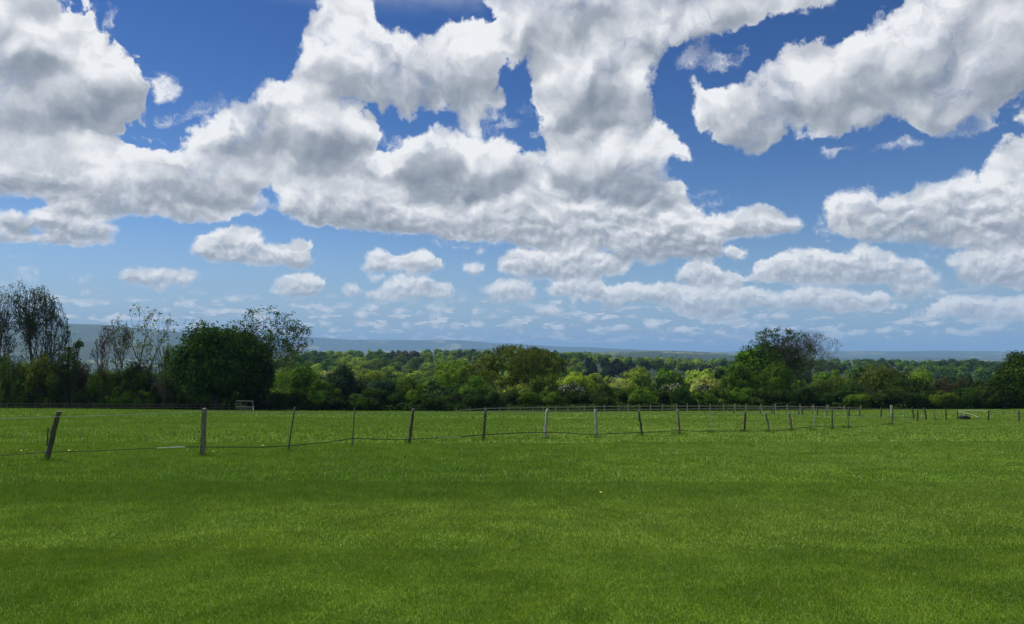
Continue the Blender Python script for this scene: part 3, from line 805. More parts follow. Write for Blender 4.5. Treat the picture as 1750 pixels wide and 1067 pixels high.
# --- tall single trees of the hedge line
def big_tree(seed, h, wm, mat_leaf, leafy, **kw):
    R = np.random.default_rng(seed)
    pl = dict(per=10, rad=.5, size=.22); pl.update(leafy or {})
    segs, tips, mids = skeleton(R, h, **kw)
    zq = np.percentile(tips[:, 2], 92); kz = .93 * h / zq
    stretch = lambda p: np.array(p, float) * np.array([1, 1, kz])
    segs = [(stretch(a), stretch(b), ra, rb) for a, b, ra, rb in segs]; tips, mids = stretch(tips), stretch(mids)
    lo_, hi_ = np.percentile(tips[:, 0], 3), np.percentile(tips[:, 0], 97)
    f = min(max(wm / (hi_ - lo_), .3), 2.2); cx_ = (hi_ + lo_) / 2
    def fit(p):
        p = np.array(p, float); p[..., 0] -= cx_ * p[..., 2] / h; p[..., :2] *= f
        zc = .58 * h; dz = p[..., 2] - zc; rz = np.where(dz > 0, h - zc, zc * 1.25)
        q = np.sqrt((p[..., 0] / (wm * .56)) ** 2 + (p[..., 1] / (wm * .56)) ** 2 + (dz / rz) ** 2)
        k = 1 / np.maximum(q, 1)                                   # keep the twigs inside a rounded crown
        k = np.where(q > 1, 1 - (1 - k) * .62, 1); low = p[..., 2] < .25 * h; k = np.where(low, 1, k)
        p[..., 0] *= k; p[..., 1] *= k; p[..., 2] = np.where(low, p[..., 2], zc + dz * k); return p
    segs = [(fit(a), fit(b), ra, rb) for a, b, ra, rb in segs]; tips, mids = fit(tips), fit(mids)
    tv, tf = tubes(segs)
    parts = [('trunk', mesh_from('trunk', tv, tf, 4, M_BARK if mat_leaf == 'brown' else M_BARK_DARK, smooth=True))]
    w = wm
    if leafy:
        src = tips if pl.get('only_tips') else np.concatenate([tips, mids[::2]])
        src = src[src[:, 2] > pl.get('zmin', .2) * h]
        if pl.get('frac'): src = src[R.random(len(src)) < pl['frac']]
        cv = crown_at(src, pl['per'], pl['rad'], pl['size'], R)
        parts.append(('crown', quads_mesh('crown', cv, M_LEAF[mat_leaf])))
    return parts, w

def tall_trees():
    T = 'tall trees of the hedge line'
    ash = dict(spread=.60, trunk=.19, levels=7, r0=.24, lift=.33, wob=.17, shrink=.80, rmin=.015)
    specs = [
     # name, px, Y, top, h, seed, leaf, leafy, skeleton, width px, label, category
     ('ash_tree', 55, 125, 487, 13, 11, 'dark', dict(per=4, rad=.35, size=.12, frac=.33, only_tips=True), dict(ash, stems=2), 88, 'tall half bare ash tree with fine twigs standing in the hedge behind the leaning post', 'tree'),
     ('ash_tree', -8, 125, 488, 13, 12, 'dark', dict(per=3, rad=.35, size=.12, frac=.25, only_tips=True), dict(ash), 62, 'tall half bare ash cut by the left edge of the photo', 'tree'),
     ('bare_tree', 205, 126, 537, 9, 13, 'brown', dict(per=3, rad=.3, size=.12, frac=.3, only_tips=True), dict(ash, spread=.48, trunk=.26, r0=.15, levels=6), 52, 'almost leafless grey tree with upright twisted limbs in the left hedge', 'tree'),
     ('dead_tree', 182, 121, 556, 8, 14, 'brown', None, dict(ash, spread=.6, r0=.12, levels=5, trunk=.26, rmin=.020), 34, 'small dead tree with bare forked branches, left of the twisted bare tree', 'tree'),
     ('young_ash', 250, 125, 517, 12, 15, 'olive', dict(per=5, rad=.38, size=.17, frac=.7, only_tips=True), dict(ash, spread=.58, trunk=.26, r0=.19, levels=6, forks=(2, 2)), 84, 'slender open tree with sparse leaf tufts and a side branch reaching right', 'tree'),
     ('sapling', 285, 119, 585, 6, 16, 'olive', dict(per=2, rad=.3, size=.12, frac=.3), dict(ash, spread=.3, r0=.07, levels=4, stems=4), 42, 'thicket of thin bare stems at the left foot of the big dark tree', 'sapling'),
     ('sapling', 125, 119, 572, 6, 17, 'dark', dict(per=5, rad=.3, size=.14, frac=.5), dict(ash, spread=.26, r0=.08, levels=4, stems=2), 26, 'narrow dark sapling rising above the hedge between the two groups of bare trees', 'sapling'),
     ('ash_tree', 466, 122, 527, 12.5, 28, 'dark', dict(per=5, rad=.42, size=.16, frac=.75, only_tips=True), dict(ash, spread=.6), 118, 'lightly leafed ash leaning out of the right side of the big dark tree', 'tree'),
     ('ash_tree', 1326, 150, 564, 14, 71, 'dark', dict(per=7, rad=.45, size=.20, frac=.55, zmin=.5, only_tips=True), dict(ash, trunk=.26, spread=.56, stems=2, levels=7, r0=.19), 104, 'leafy ash with dark tufts and clear stems, left of the bare crowned one', 'tree'),
     ('ash_tree', 1374, 150, 566, 14, 20, 'brown', dict(per=2, rad=.35, size=.12, frac=.5, only_tips=True, zmin=.5), dict(ash, trunk=.25, spread=.56, stems=3, levels=7, r0=.19), 104, 'ash with a round crown of bare grey twigs, right of the leafy one', 'tree'),
     ('ash_tree', 1352, 152, 576, 13, 21, 'dark', dict(per=4, rad=.4, size=.18, frac=.4, only_tips=True, zmin=.5), dict(ash, trunk=.28, spread=.45, levels=6, r0=.16), 60, 'thin ash between the leafy and the bare crowned ash', 'tree'),
     ('budding_tree', 880, 145, 592, 11, 22, 'olive', dict(per=9, rad=.5, size=.20, frac=.8), dict(ash, spread=.66, trunk=.17, r0=.22, lift=.24), 156, 'broad olive brown budding tree with fanned branches above the middle of the hedge', 'tree'),
     ('budding_tree', 775, 150, 613, 8, 23, 'fresh', dict(per=12, rad=.5, size=.20), dict(ash, spread=.55, r0=.12, levels=5, trunk=.22), 62, 'small yellow green tree left of the broad budding tree', 'tree'),
    ]
    for nm, px, Y, top, h, seed, leaf, leafy, kw, wpx, lab, cat in specs:
        wm = wpx / (702 - top) * h
        parts, w = big_tree(seed, h, wm, leaf, leafy, **kw)
        put_tree(nm, px, Y, top, parts, h, lab, cat, rz=0)
tall_trees()

def bushy(seed, h, w, mat, n_lump, n_leaf, size, base=0., trunk_r=.25, stems=1, lump=.3, levels=4, blossom=0, edge=.12, depth=None):
    R = np.random.default_rng(seed)
    segs, tips, mids = skeleton(R, h * .86, spread=.5, trunk=.3, levels=levels, r0=trunk_r, stems=stems, lift=.2)
    f = min(1.0, w * .42 / max(np.abs(tips[:, :2]).max(), .1))
    segs = [(a * np.array([f, f, 1]), b * np.array([f, f, 1]), ra, rb) for a, b, ra, rb in segs]
    tv, tf = tubes(segs)
    cv, P = crown_lumps(h, w, R, n_lump, n_leaf, size, base, lump=lump, edge=edge, depth=depth)
    parts = [('trunk', mesh_from('trunk', tv, tf, 4, M_BARK_DARK, smooth=True)), ('crown', quads_mesh('crown', cv, M_LEAF[mat]))]
    if blossom:
        top = P[np.argsort(-P[:, 2])[:max(4, len(P) // 3)]]
        bv = crown_at(top, blossom, w * .13, .12, R)
        parts.append(('blossom', quads_mesh('blossom', bv, M_LEAF['blossom'])))
    return parts

def hedge():
    # px, depth, top row, width px, leaf, label
    S = [
     ('sycamore_tree', 368, 116, 534, 180, 'dark', 'very large round dark green tree left of centre, widest and darkest in the hedge'),
     ('sycamore_tree', 428, 120, 556, 96, 'deep', 'dark dense tree joined to the right side of the biggest dark tree'),
     ('oak_tree', 1752, 118, 588, 118, 'dark', 'dark leafy oak cut by the right edge of the photo'),
     ('maple_tree', 1296, 148, 580, 124, 'mid', 'broad mid green tree left of the tall ash pair'),
     ('maple_tree', 1262, 140, 612, 70, 'mid', 'lower green tree at the left end of the clump by the tall ash pair'),
     ('willow_shrub', 1325, 142, 612, 74, 'mid', 'rounded green shrub in front of the stems of the tall ash pair'),
     ('willow_shrub', 1500, 140, 607, 96, 'olive', 'large rounded olive willow on the right, with fine upright shoots'),
     ('willow_shrub', 1440, 142, 632, 70, 'olive', 'thin olive shrub between the ash pair and the large rounded willow'),
     ('willow_shrub', 1402, 140, 640, 60, 'olive', 'olive shrub at the right foot of the bare crowned ash'),
     ('willow_shrub', 1572, 142, 621, 58, 'fresh', 'yellow tinged shrub top right of the large rounded willow'),
     ('blackthorn_shrub', 1553, 128, 638, 96, 'deep', 'broad very dark shrub below the yellow tinged shrub'),
     ('blackthorn_shrub', 1622, 130, 634, 78, 'brown', 'brown half bare shrub right of the broad very dark shrub'),
     ('hazel_shrub', 1690, 126, 640, 84, 'dark', 'dark green shrub left of the oak on the right edge'),
     ('hazel_shrub', 592, 130, 619, 84, 'blue', 'dull blue green domed shrub right of the big dark tree group'),
     ('hazel_shrub', 650, 127, 640, 72, 'blue', 'grey green shrub with pale leaves, standing right of the dull domed one'),
     ('hazel_shrub', 520, 128, 616, 92, 'mid', 'green shrub at the right foot of the leaning ash'),
     ('hazel_shrub', 557, 126, 644, 70, 'mid', 'low green shrub before the dull blue green dome'),
     ('hawthorn_shrub', 700, 132, 641, 66, 'mid', 'middle green shrub between the grey green one and the small yellow green tree'),
     ('hawthorn_shrub', 815, 134, 640, 84, 'mid', 'green shrub at the left foot of the broad budding tree'),
     ('hawthorn_shrub', 925, 136, 632, 80, 'olive', 'olive green shrub at the right foot of the broad budding tree'),
     ('hawthorn_shrub', 972, 130, 646, 66, 'dark', 'dark hawthorn with white blossom on top, below the bright yellow green tree'),
     ('hawthorn_shrub', 1208, 128, 655, 60, 'deep', 'dark hawthorn with a cap of white blossom near the clump with the ash pair'),
     ('hawthorn_shrub', 1150, 132, 654, 84, 'dark', 'dark shrub left of the hawthorn capped with white blossom'),
     ('hawthorn_shrub', 1085, 132, 655, 84, 'mid', 'green shrub between the two pale sunlit trees'),
     ('hawthorn_shrub', 1030, 131, 652, 70, 'dark', 'dark shrub below and left of the small pale rounded sunlit tree'),
     ('hawthorn_shrub', 20, 119, 592, 96, 'olive', 'olive bush under the bare ash on the left edge'),
     ('hawthorn_shrub', 75, 119, 600, 90, 'olive', 'olive brown bush under the double stemmed half bare ash'),
     ('hawthorn_shrub', 130, 122, 610, 72, 'brown', 'brown twiggy bush under the narrow dark sapling'),
     ('hawthorn_shrub', 180, 121, 620, 66, 'mid', 'green bush under the small dead tree'),
     ('hawthorn_shrub', 235, 121, 612, 70, 'dark', 'dark bush under the slender open tree'),
     ('hawthorn_shrub', 285, 121, 626, 60, 'brown', 'brown bush against the left side of the biggest dark tree'),
     ('hawthorn_shrub', 1385, 134, 656, 76, 'dark', 'dark bush below the bare crowned ash'),
     ('hawthorn_shrub', 1460, 132, 652, 76, 'dark', 'dark bush below the thin olive shrub'),
    ]
    big = {'sycamore_tree': (12, 14, 90, 30000, .27, .5), 'oak_tree': (11, 11, 46, 15000, .26, .38), 'maple_tree': (10, 9, 40, 13000, .24, .3),
           'willow_shrub': (7.5, 8, 34, 9000, .19, .16), 'blackthorn_shrub': (6, 8, 34, 8000, .2, .14), 'hazel_shrub': (6, 8, 30, 8500, .21, .14),
           'hawthorn_shrub': (5, 7.5, 28, 7500, .2, .12)}
    for i, (nm, px, Y, top, wpx, mat, lab) in enumerate(S):
        h, w, nl, nf, sz, tr = big[nm]
        if mat == 'brown' or (mat == 'olive' and nm != 'willow_shrub'): nf = int(nf * .6)
        parts = bushy(100 + i, h, w, mat, nl, nf, sz, trunk_r=tr, stems=1 if 'tree' in nm else 3, levels=5 if h > 8 else 4,
                      blossom=110 if 'white blossom' in lab else 0, edge=.17 if 'sycamore' in nm else .12, lump=.34 if h < 8 else .26, depth=w * .8)
        put_tree(nm, px, Y, top, parts, h, lab, 'tree' if 'tree' in nm else 'shrub', wpx=wpx, w0=w, rz=0)
    # the low front row: dark shrubs down to the grass, three to four metres wide each
    protos = []
    for k, mat in enumerate(('dark', 'deep', 'mid', 'deep', 'dark', 'mid')):
        protos.append(bushy(300 + k, 4, 5, mat, 24, 6500, .19, trunk_r=.10, stems=4, lump=.36))
    words = ['first', 'second', 'third', 'fourth', 'fifth', 'sixth', 'seventh', 'eighth', 'ninth', 'tenth']
    marks = [(0, 'below the bare ashes on the left'), (180, 'between the bare trees and the biggest dark tree'), (330, 'at the foot of the biggest dark tree'),
             (480, 'right of the pale goal frame'), (640, 'left of where the pale rail fence begins'), (800, 'behind the left part of the pale rail fence'), (980, 'behind the middle of the pale rail fence'),
             (1160, 'below the hawthorn capped with blossom'), (1240, 'before the tall ash pair'), (1440, 'below the large rounded willow'), (1590, 'behind the small black trough'), (1700, 'at the right edge')]
    px, i, cnt = -45.0, 0, {}
    while px < 1800:
        Y = 119 + 5 * rng.random() + (3 if 600 < px < 1300 else 0)
        top = 655 + rng.random() * 14
        wpx = 44 + rng.random() * 18
        if 395 < px < 500: top += 8
        k = int(rng.integers(0, 6))
        m = [b for a, b in marks if px >= a or a == 0][-1]
        c = cnt.get(m, 0); cnt[m] = c + 1
        tone = {0: 'dark green', 1: 'blackish', 2: 'mid green', 3: 'blackish', 4: 'dark green', 5: 'mid green'}[k]
        put_tree('hedge_shrub', px, Y, top, protos[k], 4, f'{tone} low shrub, {words[c]} from left {m}', 'shrub', 'low shrubs of the front hedge row', wpx=wpx, w0=5)
        px += wpx * .62; i += 1
hedge()

# --- nettles, bramble and fallen growth under the hedge
def undergrowth():
    R = np.random.default_rng(41); n = 60000
    px = R.uniform(-60, 1815, n); Y = R.uniform(120, 133, n)
    x = colx(px, Y); z = ground(x, Y)
    h = (.35 + 1.5 * fbm(x / 2.2, Y / 2.2, 3)) * R.random(n) ** .7
    C = np.stack([x, Y, z + h + .03], -1); N = R.normal(0, 1, (n, 3)); N[:, 2] = np.abs(N[:, 2]) + .4
    me = quads_mesh('undergrowth', leaf_quads(C, N, .26, R), M_LEAF['dark'])
    tag(link('undergrowth', me), 'dark nettles and brambles filling the foot of the hedge', 'undergrowth', kind='stuff')
undergrowth()

# --- trees just beyond the hedge, standing in the sun
def sunlit():
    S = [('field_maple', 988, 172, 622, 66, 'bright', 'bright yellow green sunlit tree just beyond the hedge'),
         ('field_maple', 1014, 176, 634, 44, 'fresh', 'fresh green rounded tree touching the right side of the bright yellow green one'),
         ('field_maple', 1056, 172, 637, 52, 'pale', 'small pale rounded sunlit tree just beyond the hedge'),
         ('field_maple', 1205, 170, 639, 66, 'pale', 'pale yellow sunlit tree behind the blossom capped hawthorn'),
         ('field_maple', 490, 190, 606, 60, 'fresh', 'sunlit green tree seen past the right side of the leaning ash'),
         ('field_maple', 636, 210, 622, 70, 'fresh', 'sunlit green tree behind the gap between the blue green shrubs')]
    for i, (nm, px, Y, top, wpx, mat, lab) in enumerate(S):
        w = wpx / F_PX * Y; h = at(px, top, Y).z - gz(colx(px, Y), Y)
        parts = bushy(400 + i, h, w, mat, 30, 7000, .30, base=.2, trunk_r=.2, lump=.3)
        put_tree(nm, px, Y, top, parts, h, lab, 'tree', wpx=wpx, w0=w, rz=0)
sunlit()

# --- the wooded slope across the valley
def wood():
    kinds = ['fresh', 'mid', 'bright', 'dark', 'olive', 'conifer', 'brown', 'deep']
    lab = {'fresh': 'fresh green', 'mid': 'mid green', 'bright': 'bright yellow green', 'dark': 'dark green', 'olive': 'olive', 'conifer': 'blackish evergreen', 'brown': 'brown half bare', 'deep': 'very dark green'}
    protos = {}
    for k in kinds:
        protos[k] = []
        for v in range(3):
            R = np.random.default_rng(500 + 10 * kinds.index(k) + v)
            if k == 'conifer':
                cv, P = crown_lumps(13, 8, R, 24, 1700, .75, .05, lump=.26)
            else:
                cv, P = crown_lumps(13, 12.5, R, 26, 2600, .66, .14, lump=.34, edge=.04, jit=.24)
            segs, tips, _ = skeleton(R, 9, levels=2, r0=.35)
            tv, tf = tubes(segs)
            protos[k].append([('trunk', mesh_from('trunk', tv, tf, 4, M_BARK, smooth=True)), ('crown', quads_mesh('crown', cv, M_LEAF[k]))])
    cand = []
    R = np.random.default_rng(61)
    # jittered rows across the slope
    d = 235.0
    while d < 1250:
        step = 9.5 + d * .006
        px = 380.0
        while px < 1780:
            px += step / d * F_PX * (.75 + .5 * R.random())
            Y = d + R.normal(0, step * .3)
            cand.append((px, Y))
        d += step * (1.0 + .0022 * d)
    def kind_at(px, Y):
        n = float(fbm(px / 60 + 3, Y / 90, 2)); r = R.random()
        if 1095 < px < 1238 and 300 < Y < 780: return 'conifer' if r < .5 else 'deep'
        if 1004 < px < 1085 and 420 < Y < 760: return 'conifer' if r < .7 else 'deep'
        if 670 < px < 720 and Y > 800: return 'brown'
        if 1570 < px < 1700 and Y < 560: return 'deep'
        if px > 1560: return 'dark' if r < .6 else 'mid'
        if px > 1230: return ('mid', 'dark', 'olive')[int(r * 3)]
        if 620 < px < 770 and Y < 420: return 'dark' if r < .6 else 'mid'
        if n > .52: return 'bright' if r < .5 else 'fresh'
        if n < .40: return 'dark' if r < .4 else 'mid'
        return ('fresh', 'mid', 'fresh', 'olive')[int(r * 4)]
    vis = []; side_rest = []
    ytop = {}
    for px, Y in sorted(cand, key=lambda c: c[1]):
        far_side = (px > 1240 and Y > 420) or (px < 500 and Y > 600)
        x = colx(px, Y); z = gz(x, Y); s = .85 + .4 * R.random()
        top = 600 - (z + 13 * s - EYE.z) / Y * F_PX + 0
        half = 6 * s / Y * F_PX
        cols = range(int((px - half) // 8), int((px + half) // 8) + 1)
        seen = sum(top < ytop.get(c, 660) - 1.0 for c in cols) / max(len(cols), 1)
        if seen > .2:
            for c in cols: ytop[c] = min(ytop.get(c, 660), top + 1.5)
            (side_rest if far_side else vis).append((px, Y, x, z, s))
    near = vis[:296]; rest = vis[296:] + side_rest
    print('WOOD', len(cand), len(vis), 'rows to', near[-1][1] if near else 0)
    zones = [(0, 'above the blue green shrubs'), (670, 'above the small yellow green tree'), (800, 'behind the budding tree'), (950, 'above the brightest tree'),
             (1040, 'above the pale tree'), (1130, 'above the blossom capped hawthorn'), (1240, 'behind the ash pair'), (1420, 'behind the willow'), (1600, 'left of the oak')]
    named = []
    for px, Y, x, z, s in near:
        k = kind_at(px, Y); pr = protos[k][int(R.integers(0, 3))]
        root = empty('woodland_tree', (x, Y, z), R.random() * 6.28); root.scale = (s, s, s * (1.15 if k == 'conifer' else 1))
        for pn, me in pr: link(pn, me, root)
        row = 'lowest' if Y < 330 else 'lower' if Y < 480 else 'upper' if Y < 750 else 'topmost'
        zone = [b for a, b in zones if px >= a][-1]
        named.append((lab[k], row, zone, px, root))
    ords = ['first', 'second', 'third', 'fourth', 'fifth', 'sixth', 'seventh', 'eighth', 'ninth', 'tenth', 'eleventh', 'twelfth', 'thirteenth', 'fourteenth', 'fifteenth', 'sixteenth', 'seventeenth', 'eighteenth', 'nineteenth', 'twentieth']
    seen_ = {}
    for l, row, zone, px, root in sorted(named, key=lambda t: t[3]):
        c = seen_.get((l, row, zone), 0); seen_[(l, row, zone)] = c + 1
        tag(root, f'{l} tree, {ords[min(c, 19)]} from left, {row} wooded slope, {zone}', 'tree', 'trees of the wooded slope across the valley')
    # everything farther off reads as one mass of crowns
    packs = {}
    extra = []
    d = 1250.0
    while d < 3800:
        step = 13 + d * .006; px = -60.0
        while px < 1820:
            px += step / d * F_PX * (.5 + 1.4 * R.random())
            Y = d + R.normal(0, step)
            if fbm(colx(px, Y) / 260 + 7, Y / 330 + 2, 3) > .40: extra.append((px, Y))
        d += step * 3.2
    for px, Y in [(a, b) for a, b, *_ in rest] + extra:
        k = kind_at(px, Y) if Y < 1250 else ('fresh', 'mid', 'dark', 'dark')[int(R.integers(0, 4))]
        x = colx(px, Y); z = gz(x, Y); n = 420 if Y < 1250 else 90
        s = (.85 + .4 * R.random()) * (1 if Y < 1250 else .95)
        cv, _ = crown_lumps(13 * s, 12.5 * s * (1 if Y < 1250 else 1.5), R, 9, n, 1.6 if Y < 1250 else 3.4, 0, lump=.45, edge=.05, jit=.35)
        packs.setdefault(k, []).append(cv + np.array([x, Y, z]))
    # left plain seen between the bare trees
    for px in np.arange(-40, 560, 7.0):
        for Y in (430, 560, 760, 1000):
            if R.random() < .62:
                k = ('fresh', 'dark', 'pale', 'dark')[int(R.integers(0, 4))] if Y < 600 else ('dark', 'mid')[int(R.integers(0, 2))]
                x = colx(px + R.normal(0, 3), Y); z = gz(x, Y)
                h = (600 - (627 if Y < 600 else 616 if Y < 800 else 610) + R.normal(0, 2)) * -1
                h = EYE.z - h / F_PX * Y - z; h = max(6, min(h, 30))
                cv, _ = crown_lumps(h, 13, R, 10, 500, 1.2, 0, lump=.4, edge=.05)
                packs.setdefault(k, []).append(cv + np.array([x, Y, z]))
    vs, mi, mats = [], [], []
    for k in packs:
        v = np.concatenate(packs[k]); vs.append(v); mi.append(np.full(len(v) // 4, len(mats), np.int32)); mats.append(M_LEAF[k])
    me = quads_mesh('distant_woodland', np.concatenate(vs), None)
    for m in mats: me.materials.append(m)
    me.polygons.foreach_set('material_index', np.concatenate(mi))
    tag(link('distant_woodland', me), 'far woods and hedgerow trees stretching over the plain to the horizon', 'woodland', kind='stuff')
wood()

# ---------------------------------------------------------------- fences and small things in the field
def np3(v): return np.array([v[0], v[1], v[2]], float)

M_POST = wood_mat('post_wood', (.10, .092, .068), (.20, .185, .135), 22)
M_POST_DARK = wood_mat('post_wood_dark', (.042, .038, .028), (.105, .095, .068), 22)
M_POST_PALE = wood_mat('post_wood_pale', (.20, .20, .18), (.36, .36, .32), 22)
M_ENDGRAIN = plain_mat('end_grain', (.34, .33, .26), .9)
M_STAKE = plain_mat('fibre_stake', (.05, .055, .05), .5)
M_STAKE_PALE = plain_mat('pale_stake', (.22, .24, .20), .6)
M_BLACK = plain_mat('black_plastic', (.014, .014, .015), .5)
M_TAPE = plain_mat('pale_tape', (.30, .34, .31), .6)
M_TAPE_WHITE = plain_mat('white_tape', (.62, .64, .62), .6)
M_TAPE_DARK = plain_mat('dark_rope', (.025, .032, .026), .7)
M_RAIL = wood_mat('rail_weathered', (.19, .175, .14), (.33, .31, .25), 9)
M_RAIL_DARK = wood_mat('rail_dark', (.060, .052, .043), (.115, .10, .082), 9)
M_WHITE = plain_mat('white_paint', (.72, .73, .70), .5)
M_GALV = plain_mat('galvanised_tube', (.10, .105, .11), .45, .3)

def post_mesh(name, h, w, lean, mat, seed, square=False, crook=0., knots=True, cap=True):
    """a stake standing on the origin: lean is the sideways offset of its top"""
    R = np.random.default_rng(seed)
    n = 9; k = 4 if square else 10
    zs = np.concatenate([[-.35], np.linspace(0, h, n)])
    V = []
    jx = np.cumsum(R.normal(0, crook, n + 1)); jx -= jx[1]; jx -= np.linspace(0, jx[-1], n + 1)
    prof = 1 + (0 if square else .10) * R.normal(0, 1, k)
    for i, z in enumerate(zs):
        t = max(z, -.35) / h
        r = w / 2 * (1.06 - .12 * t) * (1 + (.0 if square else .06) * R.normal())
        a = np.arange(k) * 2 * math.pi / k + (math.pi / 4 if square else 0)
        rr = r * prof * (1.25 if square else 1) * (1 + (0 if square else .05) * R.normal(0, 1, k))
        V.append(np.stack([lean * t + jx[i] + np.cos(a) * rr, jx[i] * .5 + np.sin(a) * rr, np.full(k, z)], -1))
    V = np.concatenate(V); bm = bmesh.new(); vs = [bm.verts.new(v) for v in V]
    rows = len(zs)
    for i in range(rows - 1):
        for j in range(k):
            bm.faces.new((vs[i * k + j], vs[i * k + (j + 1) % k], vs[(i + 1) * k + (j + 1) % k], vs[(i + 1) * k + j]))
    f = bm.faces.new([vs[(rows - 1) * k + j] for j in range(k)]); f.material_index = 1 if cap else 0
    bmesh.ops.bevel(bm, geom=[e for e in f.edges], offset=w * .09, segments=1, affect='EDGES')
    if knots and not square:
        for q in range(int(R.integers(1, 4))):                     # cut stubs of side branches
            z = h * R.uniform(.3, .95); a = R.random() * 6.28; c = Vector((lean * z / h + math.cos(a) * w * .48, math.sin(a) * w * .48, z))
            bmesh.ops.create_cone(bm, cap_ends=True, segments=7, radius1=w * .2, radius2=w * .11, depth=w * .5,
                                  matrix=Matrix.Translation(c) @ Matrix.Rotation(a, 4, 'Z') @ Matrix.Rotation(math.radians(70), 4, 'Y'))
    me = bpy.data.meshes.new(name); bm.normal_update(); bm.to_mesh(me); bm.free()
    me.materials.append(mat); me.materials.append(M_ENDGRAIN)
    if not square: me.polygons.foreach_set('use_smooth', [len(p.vertices) == 4 for p in me.polygons])
    return me

def insulator_mesh(r=.022, L=.07):
    bm = bmesh.new()
    T = Matrix.Rotation(math.pi / 2, 4, 'Y')
    bmesh.ops.create_cone(bm, cap_ends=True, segments=10, radius1=r * .35, radius2=r * .35, depth=L, matrix=Matrix.Translation((-L / 2, 0, 0)) @ T)
    for x, rr in ((-L, r), (-L * .72, r * .9)):
        bmesh.ops.create_cone(bm, cap_ends=True, segments=12, radius1=rr, radius2=rr * .7, depth=L * .2, matrix=Matrix.Translation((x, 0, 0)) @ T)
    me = bpy.data.meshes.new('insulator'); bm.to_mesh(me); bm.free(); me.materials.append(M_BLACK)
    return me

def strand(name, pts, mat, r, flat=1.0, sub=1, parent=None, sag=0.0, steps=8):
    """a rope or tape hanging through the points, as a thin flattened tube"""
    P = []
    for a, b in zip(pts[:-1], pts[1:]):
        a, b = np3(a), np3(b)
        for t in np.linspace(0, 1, steps, endpoint=False):
            q = a * (1 - t) + b * t; q[2] -= sag * 4 * t * (1 - t) * np.linalg.norm(b - a); P.append(q)
    P.append(np3(pts[-1])); P = np.array(P)
    k = 6; V = []
    for i, p in enumerate(P):
        d = P[min(i + 1, len(P) - 1)] - P[max(i - 1, 0)]; d /= np.linalg.norm(d)
        s = np.cross(d, (0, 0, 1.0)); s /= np.linalg.norm(s) + 1e-9; u = np.cross(s, d)
        a = np.arange(k) * 2 * math.pi / k
        V.append(p + np.cos(a)[:, None] * s * r * .5 + np.sin(a)[:, None] * u * r * flat)
    V = np.concatenate(V); n = len(P)
    i, j = np.meshgrid(np.arange(n - 1), np.arange(k), indexing='ij'); jn = (j + 1) % k
    F = np.stack([i * k + j, i * k + jn, (i + 1) * k + jn, (i + 1) * k + j], -1).reshape(-1, 4)
    me = mesh_from(name, V, F, 4, mat, smooth=True)
    return link(name, me, parent)

def world_pt_on_post(P, px_base, top, z_px):
    """point on a post (base P, image line base->top) at image row z_px"""
    t = (px_base[1] - z_px) / (px_base[1] - top[1])
    x = px_base[0] + (top[0] - px_base[0]) * t
    return at(x, z_px, P.y)

